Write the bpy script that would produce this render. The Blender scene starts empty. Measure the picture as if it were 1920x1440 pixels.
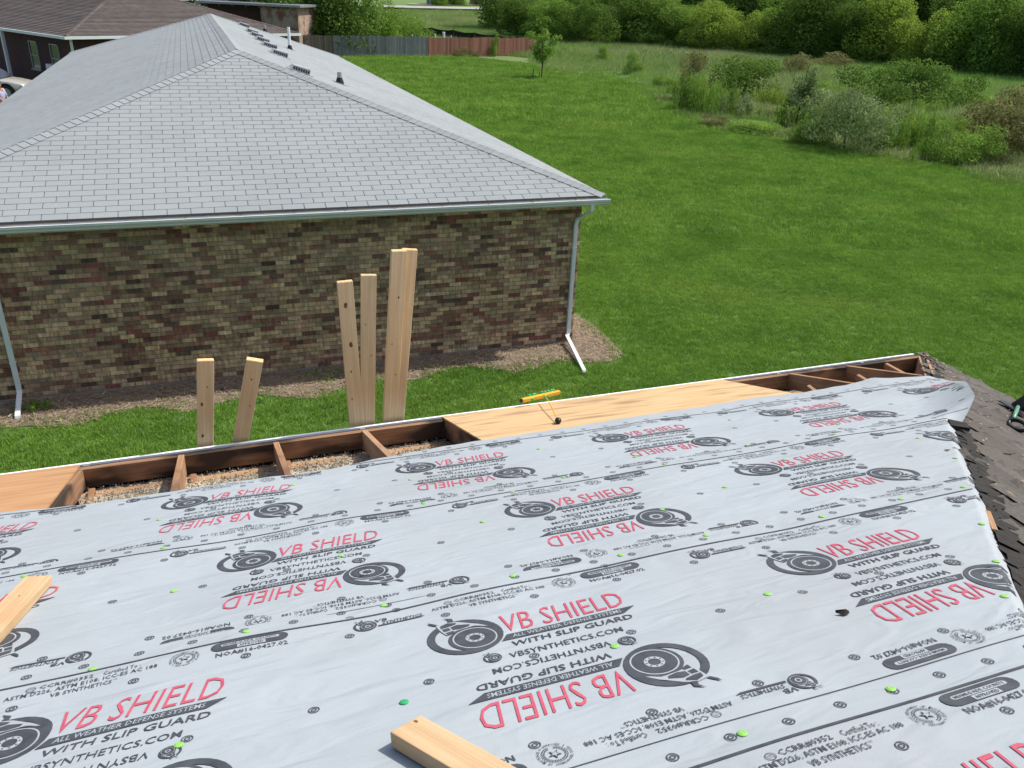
import bpy, math, random
import numpy as np
from math import sin, cos, sqrt, pi, radians, atan2
from mathutils import Matrix, Vector

# ------------------------------------------------------------------ camera, sky, sun
scene = bpy.context.scene
COL = scene.collection
F_PX, PITCH, ROLL, EYE = 1539.5, 0.4486, 0.0434, 5.534
fwd = np.array([0, cos(PITCH), -sin(PITCH)])
rgt = np.array([1.0, 0, 0]); upv = np.cross(rgt, fwd)
rgt, upv = cos(ROLL) * rgt + sin(ROLL) * upv, -sin(ROLL) * rgt + cos(ROLL) * upv
cam_d = bpy.data.cameras.new("camera"); cam = bpy.data.objects.new("camera", cam_d); COL.objects.link(cam)
cam_d.sensor_width = 36.0; cam_d.lens = 36.0 * F_PX / 1920.0
cam_d.clip_start = 0.05; cam_d.clip_end = 3000
mw = Matrix.Identity(4)
for i, ax in enumerate((rgt, upv, -fwd)):
    for j in range(3): mw[j][i] = ax[j]
mw[2][3] = EYE
cam.matrix_world = mw
scene.camera = cam

SUN_AZ, SUN_EL = radians(25), radians(55)           # azimuth from +X towards +Y
world = bpy.data.worlds.new("World"); scene.world = world; world.use_nodes = True
wn = world.node_tree
sky = wn.nodes.new("ShaderNodeTexSky"); sky.sky_type = 'NISHITA'; sky.sun_disc = False
sky.sun_elevation = SUN_EL; sky.sun_rotation = pi / 2 - SUN_AZ
sky.air_density = 0.75; sky.dust_density = 3.0; sky.ozone_density = 0.6
bg = wn.nodes["Background"]; bg.inputs[1].default_value = 0.14
wn.links.new(sky.outputs[0], bg.inputs[0])
sun_d = bpy.data.lights.new("sun", 'SUN'); sun = bpy.data.objects.new("sun", sun_d); COL.objects.link(sun)
sun_d.energy = 3.9; sun_d.angle = radians(0.6); sun_d.color = (1.0, 0.95, 0.86)
sdir = Vector((cos(SUN_AZ) * cos(SUN_EL), sin(SUN_AZ) * cos(SUN_EL), sin(SUN_EL)))
sun.rotation_euler = sdir.to_track_quat('Z', 'Y').to_euler()
vs = scene.view_settings
vs.view_transform = 'Standard'; vs.look = 'None'; vs.exposure = 0.35; vs.gamma = 1.0; vs.use_curve_mapping = False

# ------------------------------------------------------------------ helpers
R = random.Random(7)
NP = np.random.default_rng(11)

def ray(x, y): return fwd + rgt * (x - 960) / F_PX - upv * (y - 720) / F_PX
def at(x, y, z=0.0):
    d = ray(x, y); return np.array([0, 0, EYE]) + d * (z - EYE) / d[2]
def atY(x, y, Y):
    d = ray(x, y); return np.array([0, 0, EYE]) + d * Y / d[1]
def proj(p):
    d = np.asarray(p, float) - np.array([0, 0, EYE]); z = d @ fwd
    return 960 + F_PX * (d @ rgt) / z, 720 - F_PX * (d @ upv) / z

MATS = {}
def mat(name, c1, c2=None, scale=4.0, stretch=(1, 1, 1), rough=0.8, bump=0.0, bscale=None, bdist=0.01, metal=0.0,
        attr=None, c3=None, scale3=1.0, amt3=0.5, st3=None, rng3=(0.45, 0.7), coords='Object', transl=0.0, spec=0.4, detail=4.0, contrast=(0.3, 0.7), sub=None):
    m = bpy.data.materials.new(name); m.use_nodes = True
    nt = m.node_tree; b = nt.nodes["Principled BSDF"]; L = nt.links.new
    b.inputs["Roughness"].default_value = rough; b.inputs["Metallic"].default_value = metal
    b.inputs["Specular IOR Level"].default_value = spec
    if coords == 'World':
        src = nt.nodes.new("ShaderNodeNewGeometry").outputs["Position"]
    else:
        src = nt.nodes.new("ShaderNodeTexCoord").outputs[coords]
    mp = nt.nodes.new("ShaderNodeMapping"); mp.inputs["Scale"].default_value = stretch
    L(src, mp.inputs["Vector"]); vec = mp.outputs[0]
    def noise(sc, det=detail, v=vec):
        n = nt.nodes.new("ShaderNodeTexNoise"); n.inputs["Scale"].default_value = sc; n.inputs["Detail"].default_value = det
        L(v, n.inputs["Vector"]); return n.outputs[0]
    def ramp(fac, lo, hi):
        r = nt.nodes.new("ShaderNodeMapRange"); r.inputs[1].default_value = lo; r.inputs[2].default_value = hi
        L(fac, r.inputs[0]); return r.outputs[0]
    def mix(fac, a, bb, mode='MIX'):
        x = nt.nodes.new("ShaderNodeMix"); x.data_type = 'RGBA'; x.blend_type = mode
        if isinstance(fac, float): x.inputs[0].default_value = fac
        else: L(fac, x.inputs[0])
        for sock, v in ((6, a), (7, bb)):
            if isinstance(v, tuple): x.inputs[sock].default_value = (*v, 1)
            else: L(v, x.inputs[sock])
        return x.outputs[2]
    colr = None
    if c2 is not None: colr = mix(ramp(noise(scale), *contrast), c1, c2)
    if c3 is not None:
        v3 = src
        if st3:
            m3 = nt.nodes.new("ShaderNodeMapping"); m3.inputs["Scale"].default_value = st3; L(src, m3.inputs[0]); v3 = m3.outputs[0]
        f = ramp(noise(scale3, 3.0, v3), *rng3)
        mm = nt.nodes.new("ShaderNodeMath"); mm.operation = 'MULTIPLY'; mm.inputs[1].default_value = amt3; L(f, mm.inputs[0])
        colr = mix(mm.outputs[0], colr if colr is not None else c1, c3)
    if attr:
        a = nt.nodes.new("ShaderNodeAttribute"); a.attribute_name = attr
        colr = mix(1.0, colr if colr is not None else c1, a.outputs["Color"], 'MULTIPLY')
    if colr is None: b.inputs["Base Color"].default_value = (*c1, 1)
    else: L(colr, b.inputs["Base Color"])
    if bump:
        bn = nt.nodes.new("ShaderNodeBump"); bn.inputs["Strength"].default_value = bump; bn.inputs["Distance"].default_value = bdist
        L(noise(bscale or scale * 3, 5.0), bn.inputs["Height"]); L(bn.outputs[0], b.inputs["Normal"])
    if transl:
        t = nt.nodes.new("ShaderNodeBsdfTranslucent"); ms = nt.nodes.new("ShaderNodeMixShader"); ms.inputs[0].default_value = transl
        if colr is None: t.inputs[0].default_value = (*c1, 1)
        else: L(colr, t.inputs[0])
        out = nt.nodes["Material Output"]
        L(b.outputs[0], ms.inputs[1]); L(t.outputs[0], ms.inputs[2]); L(ms.outputs[0], out.inputs[0])
    MATS[name] = m
    return m

def tag(o, label=None, cat=None, group=None, kind=None):
    if label: o["label"] = label
    if cat: o["category"] = cat
    if group: o["group"] = group
    if kind: o["kind"] = kind
    return o

def thing(name, label, cat, loc=(0, 0, 0), rotz=0.0, group=None):
    o = bpy.data.objects.new(name, None); o.empty_display_size = 0.2; COL.objects.link(o)
    o.location = tuple(loc); o.rotation_euler = (0, 0, rotz)
    return tag(o, label, cat, group)

def link(name, mesh, parent=None, matrix=None):
    o = bpy.data.objects.new(name, mesh); COL.objects.link(o)
    if parent is not None: o.parent = parent
    if matrix is not None: o.matrix_local = matrix
    return o

def fast_mesh(name, V, F, material=None, cols=None, smooth=False):
    """V (n,3), F (m,k) with equal k; cols (n,3) or (n,) per vertex"""
    V = np.asarray(V, np.float32); F = np.asarray(F, np.int32)
    me = bpy.data.meshes.new(name); k = F.shape[1]
    me.vertices.add(len(V)); me.vertices.foreach_set("co", V.ravel())
    me.loops.add(F.size); me.loops.foreach_set("vertex_index", F.ravel())
    me.polygons.add(len(F)); me.polygons.foreach_set("loop_start", np.arange(0, F.size, k, dtype=np.int32))
    me.polygons.foreach_set("use_smooth", np.full(len(F), bool(smooth)))
    if cols is not None:
        cols = np.asarray(cols, np.float32)
        if cols.ndim == 1: cols = np.repeat(cols[:, None], 3, 1)
        a = me.color_attributes.new("col", 'FLOAT_COLOR', 'POINT')
        a.data.foreach_set("color", np.concatenate([cols, np.ones((len(cols), 1), np.float32)], 1).ravel())
    me.update(); me.validate()
    if material: me.materials.append(material)
    return me

class MB:
    """collects polygons of any size, then builds one mesh"""
    def __init__(s): s.v = []; s.f = []; s.c = []; s.col = (1, 1, 1)
    def add(s, verts, faces):
        n = len(s.v); s.v += [tuple(map(float, p)) for p in verts]; s.c += [s.col] * len(verts)
        s.f += [tuple(i + n for i in f) for f in faces]
    def box(s, x0, x1, y0, y1, z0, z1):
        s.add([(x0, y0, z0), (x1, y0, z0), (x1, y1, z0), (x0, y1, z0), (x0, y0, z1), (x1, y0, z1), (x1, y1, z1), (x0, y1, z1)],
              [(0, 3, 2, 1), (4, 5, 6, 7), (0, 1, 5, 4), (1, 2, 6, 5), (2, 3, 7, 6), (3, 0, 4, 7)])
    def hexa(s, p):      # 8 points, bottom 4 then top 4
        s.add(p, [(0, 3, 2, 1), (4, 5, 6, 7), (0, 1, 5, 4), (1, 2, 6, 5), (2, 3, 7, 6), (3, 0, 4, 7)])
    def sweep(s, prof, path, closed=True, cap=True):
        """prof: list of (a,b) ; path: list of (origin, A, B)"""
        n = len(prof); vs_ = []
        for o, A, B_ in path:
            o, A, B_ = map(np.asarray, (o, A, B_))
            vs_ += [o + A * a + B_ * b for a, b in prof]
        fs = []; m = n if closed else n - 1
        for k in range(len(path) - 1):
            for i in range(m):
                j = (i + 1) % n
                fs.append((k * n + i, k * n + j, (k + 1) * n + j, (k + 1) * n + i))
        if cap and closed:
            fs.append(tuple(range(n))[::-1]); fs.append(tuple(range((len(path) - 1) * n, len(path) * n)))
        s.add(vs_, fs)
    def tube(s, pts, rad, seg=8):
        pts = [np.asarray(p, float) for p in pts]
        rads = rad if isinstance(rad, (list, tuple)) else [rad] * len(pts)
        path = []
        for i, p in enumerate(pts):
            d = pts[min(i + 1, len(pts) - 1)] - pts[max(i - 1, 0)]; d = d / (np.linalg.norm(d) + 1e-9)
            a = np.cross(d, (0, 0, 1.0))
            if np.linalg.norm(a) < 1e-3: a = np.cross(d, (1.0, 0, 0))
            a /= np.linalg.norm(a); b = np.cross(d, a)
            path.append((p, a * rads[i], b * rads[i]))
        s.sweep([(cos(2 * pi * k / seg), sin(2 * pi * k / seg)) for k in range(seg)], path)
    def mesh(s, name, material, smooth=False, cols=False):
        me = bpy.data.meshes.new(name); me.from_pydata(s.v, [], s.f); me.update()
        if smooth: me.polygons.foreach_set("use_smooth", [True] * len(me.polygons))
        if cols:
            a = me.color_attributes.new("col", 'FLOAT_COLOR', 'POINT')
            a.data.foreach_set("color", np.array([(*c, 1) for c in s.c], np.float32).ravel())
        if material: me.materials.append(material)
        return me
    def build(s, name, material, parent=None, smooth=False, cols=False, matrix=None):
        return link(name, s.mesh(name, material, smooth, cols), parent, matrix)

def frame(o, x, z):
    """matrix with local X along x, local Z near z, origin o"""
    x = Vector(x).normalized(); z = Vector(z); y = z.cross(x).normalized(); z = x.cross(y)
    m = Matrix.Identity(4)
    for i, a in enumerate((x, y, z)):
        for j in range(3): m[j][i] = a[j]
    m.translation = Vector(o); return m

def bevel(o, w=0.003, seg=2):
    b = o.modifiers.new("bevel", 'BEVEL'); b.width = w; b.segments = seg; b.limit_method = 'ANGLE'; return o

def board(name, p0, p1, w, h, up, material, parent=None, bv=0.003, tags=None):
    """timber from p0 to p1: w across, h along `up`"""
    p0, p1 = np.asarray(p0, float), np.asarray(p1, float); L = float(np.linalg.norm(p1 - p0))
    mb = MB(); mb.box(0, L, -w / 2, w / 2, -h / 2, h / 2)
    o = mb.build(name, material, parent, matrix=frame(p0, p1 - p0, up))
    if bv: bevel(o, bv, 2)
    return o

# ------------------------------------------------------------------ materials
m_grass = mat("grass_blade", (0.145, 0.29, 0.042), (0.245, 0.42, 0.068), scale=0.7, detail=6.0, contrast=(0.3, 0.7), coords='World', rough=0.55, transl=0.3, attr="col",
              c3=(0.30, 0.44, 0.085), scale3=0.16, amt3=0.75, rng3=(0.5, 0.72), st3=(1.0, 2.2, 1), spec=0.08)
m_lawn = mat("lawn_soil", (0.06, 0.125, 0.022), (0.085, 0.16, 0.03), scale=1.2, coords='World', rough=0.95, bump=0.6, bscale=60,
             c3=(0.095, 0.14, 0.035), scale3=0.2, amt3=0.6)
m_ground = mat("field_ground", (0.09, 0.175, 0.035), (0.12, 0.19, 0.045), scale=0.25, coords='World', rough=0.95, bump=0.5, bscale=12,
               c3=(0.16, 0.14, 0.07), scale3=0.12, amt3=0.6)
m_tall = mat("tall_grass_blade", (0.20, 0.34, 0.08), (0.42, 0.46, 0.22), scale=0.14, coords='World', rough=0.7, transl=0.3, attr="col",
             c3=(0.22, 0.44, 0.065), scale3=0.045, amt3=0.9, spec=0.1)
m_leaf = {}
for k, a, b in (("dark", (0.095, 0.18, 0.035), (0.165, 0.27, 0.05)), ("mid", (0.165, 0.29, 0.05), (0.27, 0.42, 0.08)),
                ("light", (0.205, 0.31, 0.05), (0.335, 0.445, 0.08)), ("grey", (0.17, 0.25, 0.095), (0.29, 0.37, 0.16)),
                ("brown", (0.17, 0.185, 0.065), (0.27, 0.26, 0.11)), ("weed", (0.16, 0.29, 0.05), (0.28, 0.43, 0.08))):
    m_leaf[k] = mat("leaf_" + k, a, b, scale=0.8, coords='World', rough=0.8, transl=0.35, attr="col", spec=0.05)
m_bark = mat("bark", (0.05, 0.04, 0.03), (0.11, 0.09, 0.07), scale=6, rough=0.95, bump=0.6, bscale=20)
m_brick = mat("brick_face", (0.52, 0.50, 0.49), (1.28, 1.24, 1.18), scale=26, stretch=(1, 1, 0.3), rough=0.92, attr="col", bump=0.5, bscale=70, bdist=0.004, coords='World', c3=(0.62, 0.60, 0.58), scale3=0.9, amt3=0.45)
m_mortar = mat("mortar", (0.44, 0.39, 0.31), (0.32, 0.28, 0.21), scale=2.2, rough=0.95, bump=0.4, bscale=60)
m_shing = mat("grey_shingle", (0.232, 0.260, 0.270), (0.277, 0.305, 0.314), scale=90, rough=0.92, bump=0.35, bscale=260, bdist=0.002, attr="col", coords='World',
              c3=(0.213, 0.238, 0.247), scale3=0.5, amt3=0.6)
m_white = mat("white_metal", (0.62, 0.68, 0.68), (0.70, 0.74, 0.74), scale=3, rough=0.4, spec=0.5)
m_gut_in = mat("gutter_dirt", (0.26, 0.20, 0.14), (0.38, 0.31, 0.24), scale=12, rough=0.95)
m_galv = mat("grey_metal", (0.30, 0.32, 0.34), (0.42, 0.44, 0.46), scale=8, rough=0.45, metal=0.5)
m_dark = mat("black_plastic", (0.012, 0.012, 0.014), (0.02, 0.02, 0.022), scale=20, rough=0.4)
m_wood = mat("old_timber", (0.27, 0.145, 0.075), (0.40, 0.235, 0.13), scale=5, stretch=(0.6, 14, 14), rough=0.85, bump=0.25, bscale=30,
             c3=(0.08, 0.042, 0.026), scale3=1.6, amt3=0.7)
m_woodf = mat("stained_timber", (0.21, 0.11, 0.06), (0.33, 0.185, 0.105), scale=5, stretch=(0.6, 14, 14), rough=0.85, bump=0.25, bscale=30,
              c3=(0.03, 0.02, 0.015), scale3=1.5, amt3=0.95, rng3=(0.44, 0.58), st3=(1.2, 3, 3))
m_plate = mat("plate_timber", (0.34, 0.20, 0.11), (0.45, 0.29, 0.175), scale=5, stretch=(0.6, 14, 14), rough=0.85, bump=0.2, bscale=30,
              c3=(0.15, 0.08, 0.045), scale3=1.3, amt3=0.7)
m_ply = mat("plywood", (0.48, 0.315, 0.155), (0.60, 0.42, 0.225), scale=5, stretch=(0.5, 7, 1), rough=0.8, bump=0.2, bscale=12,
            c3=(0.27, 0.165, 0.09), scale3=3.2, amt3=0.8, st3=(0.7, 4.5, 1), rng3=(0.53, 0.70), contrast=(0.3, 0.7))
m_ply2 = mat("plywood_red", (0.38, 0.205, 0.095), (0.49, 0.285, 0.14), scale=5, stretch=(0.5, 7, 1), rough=0.8, bump=0.2, bscale=12,
             c3=(0.20, 0.095, 0.04), scale3=3.2, amt3=0.8, st3=(0.55, 5.5, 1), rng3=(0.54, 0.74))
m_pine = mat("new_pine", (0.60, 0.42, 0.22), (0.76, 0.58, 0.34), scale=6, stretch=(0.3, 14, 14), rough=0.7, bump=0.15, bscale=18, c3=(0.62, 0.38, 0.17), scale3=2.0, amt3=0.5)
m_pine2 = mat("sunlit_pine", (0.47, 0.315, 0.17), (0.58, 0.42, 0.25), scale=6, stretch=(0.3, 14, 14), rough=0.75, bump=0.2, bscale=18, c3=(0.45, 0.27, 0.13), scale3=3.0, amt3=0.6)  # darker copy of the pine for sunlit offcuts; lighting difference put into colour
m_knot = mat("pine_knot", (0.11, 0.045, 0.018), (0.24, 0.11, 0.045), scale=60, rough=0.75)
m_end = mat("pine_end_grain", (0.62, 0.40, 0.17), (0.72, 0.50, 0.26), scale=40, rough=0.8)
m_insul = mat("insulation_fluff", (0.42, 0.365, 0.275), (0.54, 0.48, 0.375), scale=18, rough=1.0, bump=1.0, bscale=60, bdist=0.02, attr="col",
              c3=(0.22, 0.19, 0.15), scale3=3.2, amt3=0.6)
m_asph = mat("weathered_shingle", (0.064, 0.060, 0.055), (0.108, 0.101, 0.093), scale=60, rough=0.95, bump=0.5, bscale=220, bdist=0.002, attr="col", coords='World',
             c3=(0.085, 0.072, 0.058), scale3=1.7, amt3=0.5)
m_felt = mat("torn_felt", (0.010, 0.009, 0.008), (0.022, 0.019, 0.016), scale=30, rough=0.9, bump=0.5, bscale=60)
m_brown_roof = mat("brown_shingle", (0.072, 0.060, 0.056), (0.112, 0.095, 0.088), scale=3, stretch=(1, 1, 1), rough=0.95, bump=0.5, bscale=60, attr="col",
                   c3=(0.07, 0.06, 0.058), scale3=0.5, amt3=0.7)
m_rbrick = mat("dark_red_brick", (0.055, 0.03, 0.026), (0.085, 0.048, 0.04), scale=5, stretch=(1, 1, 2.5), rough=0.95)
m_glass = mat("window_glass", (0.03, 0.035, 0.04), rough=0.08, spec=0.8)
m_conc = mat("concrete", (0.30, 0.29, 0.27), (0.40, 0.39, 0.37), scale=1.5, rough=0.95, coords='World')
m_road = mat("asphalt_road", (0.30, 0.30, 0.29), (0.36, 0.36, 0.35), scale=2, rough=0.95, coords='World')
m_mulch = mat("mulch_soil", (0.17, 0.13, 0.09), (0.27, 0.21, 0.15), scale=9, rough=1.0, bump=0.8, bscale=40, coords='World', bdist=0.02)
m_chip = mat("straw_chip", (0.34, 0.26, 0.175), (0.47, 0.38, 0.27), scale=6, rough=0.95, attr="col", coords='World')

# underlayment cloth: woven synthetic with soft wrinkles
m_sheet = mat("underlayment_cloth", (0.318, 0.358, 0.390), (0.345, 0.386, 0.418), scale=3.0, rough=0.75, spec=0.22, detail=6.0,
              c3=(0.300, 0.328, 0.350), scale3=0.9, amt3=0.7)
def sheet_relief(m):
    nt = m.node_tree; L = nt.links.new; b = nt.nodes["Principled BSDF"]
    tc = nt.nodes.new("ShaderNodeTexCoord")
    mp = nt.nodes.new("ShaderNodeMapping"); mp.inputs["Scale"].default_value = (2.2, 7.0, 1); L(tc.outputs["Object"], mp.inputs[0])
    n1 = nt.nodes.new("ShaderNodeTexNoise"); n1.inputs["Scale"].default_value = 1.6; n1.inputs["Detail"].default_value = 2.0; n1.inputs["Distortion"].default_value = 0.8; L(mp.outputs[0], n1.inputs["Vector"])
    n2 = nt.nodes.new("ShaderNodeTexNoise"); n2.inputs["Scale"].default_value = 150; L(tc.outputs["Object"], n2.inputs["Vector"])
    b1 = nt.nodes.new("ShaderNodeBump"); b1.inputs["Strength"].default_value = 0.5; b1.inputs["Distance"].default_value = 0.03; L(n1.outputs[0], b1.inputs["Height"])
    b2 = nt.nodes.new("ShaderNodeBump"); b2.inputs["Strength"].default_value = 0.25; b2.inputs["Distance"].default_value = 0.002
    L(n2.outputs[0], b2.inputs["Height"]); L(b1.outputs[0], b2.inputs["Normal"]); L(b2.outputs[0], b.inputs["Normal"])
sheet_relief(m_sheet)
m_ink = mat("black_ink", (0.038, 0.043, 0.054), (0.066, 0.073, 0.086), scale=25, rough=0.6)
m_ink2 = mat("cloth_in_print", (0.318, 0.358, 0.390), rough=0.6)
m_red = mat("red_ink", (0.42, 0.06, 0.10), (0.48, 0.10, 0.145), scale=25, rough=0.6)
m_cap = mat("green_cap", (0.20, 0.48, 0.075), (0.25, 0.54, 0.11), scale=30, rough=0.4)
m_cap2 = mat("dark_green_cap", (0.02, 0.30, 0.10), (0.03, 0.36, 0.13), scale=30, rough=0.4)

# ------------------------------------------------------------------ ground
def sstep(a, b, x):
    t = np.clip((x - a) / (b - a), 0, 1); return t * t * (3 - 2 * t)
def gz(x, y):
    x = np.asarray(x, float); y = np.asarray(y, float)
    return 2.3 * sstep(118, 168, y) - 0.15 * sstep(26, 40, y) * sstep(-10, -18, x)

gx = np.concatenate([np.linspace(-900, -80, 12), np.linspace(-70, 90, 65), np.linspace(100, 900, 12)])
gy = np.concatenate([np.linspace(-300, -20, 6), np.linspace(-10, 220, 93), np.linspace(240, 1800, 12)])
GX, GY = np.meshgrid(gx, gy); nxg, nyg = len(gx), len(gy)
GV = np.stack([GX, GY, gz(GX, GY)], -1).reshape(-1, 3)
idx = np.arange(nxg * nyg).reshape(nyg, nxg)
GF = np.stack([idx[:-1, :-1], idx[:-1, 1:], idx[1:, 1:], idx[1:, :-1]], -1).reshape(-1, 4)
tag(link("ground", fast_mesh("ground", GV, GF, m_ground, smooth=True)), kind="structure")

# lawn: mown sheet 4 mm above the field; outline walks along the rough edge seen in the photo
edge_px = [(872, 106), (930, 116), (1000, 122), (1060, 138), (1150, 150), (1215, 165), (1262, 205), (1330, 238), (1420, 252), (1500, 268), (1600, 285),
           (1700, 300), (1800, 315), (1900, 345)]
lawn_edge = [at(x, y)[:2] for x, y in edge_px]
lawn_poly = [(-7.0, 75.6), (-8.4, 75.2), (-13.1, 72.5), (-18.2, 70.0), (-40, 62), (-60, 50), (-60, -15), (45, -15), (36, 28)] + [tuple(p) for p in lawn_edge[::-1]]
mb = MB(); mb.add([(x, y, 0.004 + float(gz(x, y))) for x, y in lawn_poly], [tuple(range(len(lawn_poly)))])
# (the sheet is flat except where the land falls by the far house, so cut it there into a fine fan)
import bmesh
def flat_sheet(name, poly, zoff, material, step=3.0):
    me = bpy.data.meshes.new(name); bm = bmesh.new()
    f = bm.faces.new([bm.verts.new((x, y, 0)) for x, y in poly]); bmesh.ops.triangulate(bm, faces=[f])
    xs = [p[0] for p in poly]; ys = [p[1] for p in poly]
    for ax, lo, hi in ((0, min(xs), max(xs)), (1, min(ys), max(ys))):
        k = lo + step
        while k < hi:
            no = (1, 0, 0) if ax == 0 else (0, 1, 0); co = (k, 0, 0) if ax == 0 else (0, k, 0)
            bmesh.ops.bisect_plane(bm, geom=bm.verts[:] + bm.edges[:] + bm.faces[:], plane_co=co, plane_no=no); k += step
    for v in bm.verts: v.co.z = float(gz(v.co.x, v.co.y)) + zoff
    bmesh.ops.recalc_face_normals(bm, faces=bm.faces[:])
    bm.to_mesh(me); bm.free(); me.materials.append(material)
    for p in me.polygons:
        if p.normal.z < 0: me.flip_normals(); break
    return link(name, me)
tag(flat_sheet("lawn", lawn_poly, 0.012, m_lawn), kind="structure")

def inside(poly, x, y):
    x = np.asarray(x); y = np.asarray(y); r = np.zeros(x.shape, bool); n = len(poly)
    for i in range(n):
        x0, y0 = poly[i]; x1, y1 = poly[(i + 1) % n]
        c = ((y0 > y) != (y1 > y)) & (x < (x1 - x0) * (y - y0) / (y1 - y0 + 1e-12) + x0); r ^= c
    return r

# ------------------------------------------------------------------ neighbour house (hip roof, brick)
NTH = 0.3663; NC = np.array([1.3416, 13.133, 0.0]); NW, NL, NOV, NHE, NM = 10.2715, 26.3056, 0.2539, 2.628, 0.3289
nex = np.array([cos(NTH), sin(NTH), 0]); ney = np.array([-sin(NTH), cos(NTH), 0])
def nw(x, y, z): return NC + nex * x + ney * y + np.array([0, 0, z])       # local -> world
def nvis(x, y, z):
    px, py = proj(nw(x, y, z)); return -20 < px < 1940 and -20 < py < 1460
house = thing("brick_house", "long brick house with pale grey hip roof, its end wall facing the bare roof", "house", NC, NTH)
wx0, wx1, wy0, wy1 = -(NW - NOV), -NOV, NOV, NL - NOV
WTOP = 2.50
mb = MB(); t = 0.09
mb.box(wx0 + 0.012, wx1 - 0.012, wy0 + 0.012, wy1 - 0.012, -0.6, WTOP)
wall = mb.build("wall", m_mortar, house)
BL, BH, BD = 0.1936, 0.0585, 0.09
def brick_colour(i, j):
    h = math.sin(i * 0.37 + j * 1.7) + math.sin(j * 0.53 + 1.1)
    q = R.random() + 0.05 * h
    if q < 0.54:
        g = R.uniform(0.75, 1.25); c = (0.515 * g, 0.375 * g, 0.225 * g)
    elif q < 0.70: g = R.uniform(0.7, 1.1); c = (0.37 * g, 0.27 * g, 0.165 * g)
    elif q < 0.90: g = R.uniform(0.75, 1.15); c = (0.30 * g, 0.16 * g, 0.105 * g)
    elif q < 0.97: g = R.uniform(0.75, 1.2); c = (0.16 * g, 0.102 * g, 0.072 * g)
    else: g = R.uniform(0.8, 1.1); c = (0.28 * g, 0.11 * g, 0.08 * g)
    return tuple(R.uniform(0.94, 1.06) * v for v in c)
bricks = []
ncourse = 36; CH = 0.0677
run = 0
for j in range(ncourse):
    z0 = WTOP - 0.012 - (j + 1) * CH + 0.005
    off = 0.1016 * (j % 2); i = 0
    x = wx1
    first = True
    while x > wx0 + 0.02:
        L_ = BL if not (first and off) else 0.092
        xa = max(x - L_, wx0)
        if run <= 0:
            run = 1; cc = brick_colour(i, j)
        run -= 1
        g = R.uniform(0.82, 1.18) * (0.92 + 0.18 * j / ncourse)  # lower courses lighter: partly light bounced off the ground, put into the colour
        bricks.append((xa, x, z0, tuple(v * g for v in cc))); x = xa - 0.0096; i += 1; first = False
area = []
for k, (xa, xb, z0, c) in enumerate(bricks):
    a = proj(nw(xa, wy0, z0)); b = proj(nw(xb, wy0, z0 + BH))
    vis = a[0] > 4 and b[0] > 4 and a[1] < 755
    full = (xb - xa) > BL - 0.01
    area.append(((b[0] - a[0]) * abs(a[1] - b[1]) if (vis and full) else 0, k))
top300 = {k for _, k in sorted(area, reverse=True)[:300]}
def brick_mesh(c):
    mb = MB(); mb.col = c; e = 0.003
    x0, x1, y0, y1, z0, z1 = 0, BL, 0, BD, 0, BH
    mb.add([(x0 + e, y0, z0 + e), (x1 - e, y0, z0 + e), (x1 - e, y0, z1 - e), (x0 + e, y0, z1 - e),
            (x0, y0 + e, z0), (x1, y0 + e, z0), (x1, y0 + e, z1), (x0, y0 + e, z1), (x0, y1, z0), (x1, y1, z0), (x1, y1, z1), (x0, y1, z1)],
           [(0, 1, 2, 3), (4, 5, 1, 0), (5, 6, 2, 1), (6, 7, 3, 2), (7, 4, 0, 3), (8, 9, 5, 4), (9, 10, 6, 5), (10, 11, 7, 6), (11, 8, 4, 7)])
    return mb.mesh("brick", m_brick, cols=True)
bmeshes = {}
rest = MB()
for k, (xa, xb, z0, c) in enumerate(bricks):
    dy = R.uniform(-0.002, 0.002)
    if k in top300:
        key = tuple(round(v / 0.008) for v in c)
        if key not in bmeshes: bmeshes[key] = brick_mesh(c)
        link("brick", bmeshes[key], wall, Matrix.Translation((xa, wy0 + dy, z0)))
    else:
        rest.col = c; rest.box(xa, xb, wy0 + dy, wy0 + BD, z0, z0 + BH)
# right-hand side wall bricks (seen only from further round)
for j in range(ncourse):
    z0 = WTOP - 0.012 - (j + 1) * CH + 0.005; y = wy0 + BD + 0.01 + 0.1 * (j % 2)
    while y < wy1 - 0.2 and y < 9.0:
        rest.col = brick_colour(int(y * 5), j); rest.box(wx1 - BD, wx1 + R.uniform(-0.002, 0.002), y, y + BL, z0, z0 + BH); y += 0.2032
tag(rest.build("brick_field", m_brick, wall, cols=True), kind="stuff")

# roof body
hz = NHE + NM * NW / 2; hw = NW / 2
mb = MB()
lo = NHE - 0.03
A_, B_, C_, D_ = (0, 0), (-NW, 0), (-NW, NL), (0, NL); E_, G_ = (-hw, hw), (-hw, NL - hw)
d = 0.004
mb.add([(*A_, NHE - d), (*B_, NHE - d), (*C_, NHE - d), (*D_, NHE - d), (*E_, hz - d), (*G_, hz - d), (*A_, NHE - 0.03), (*B_, NHE - 0.03), (*C_, NHE - 0.03), (*D_, NHE - 0.03)],
       [(1, 0, 4), (0, 3, 5, 4), (3, 2, 5), (2, 1, 4, 5), (0, 1, 7, 6), (3, 0, 6, 9), (2, 3, 9, 8), (1, 2, 8, 7), (6, 7, 8, 9)])
roof = mb.build("roof", mat("roof_deck_grey", (0.15, 0.165, 0.17), rough=0.95), house)
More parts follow.
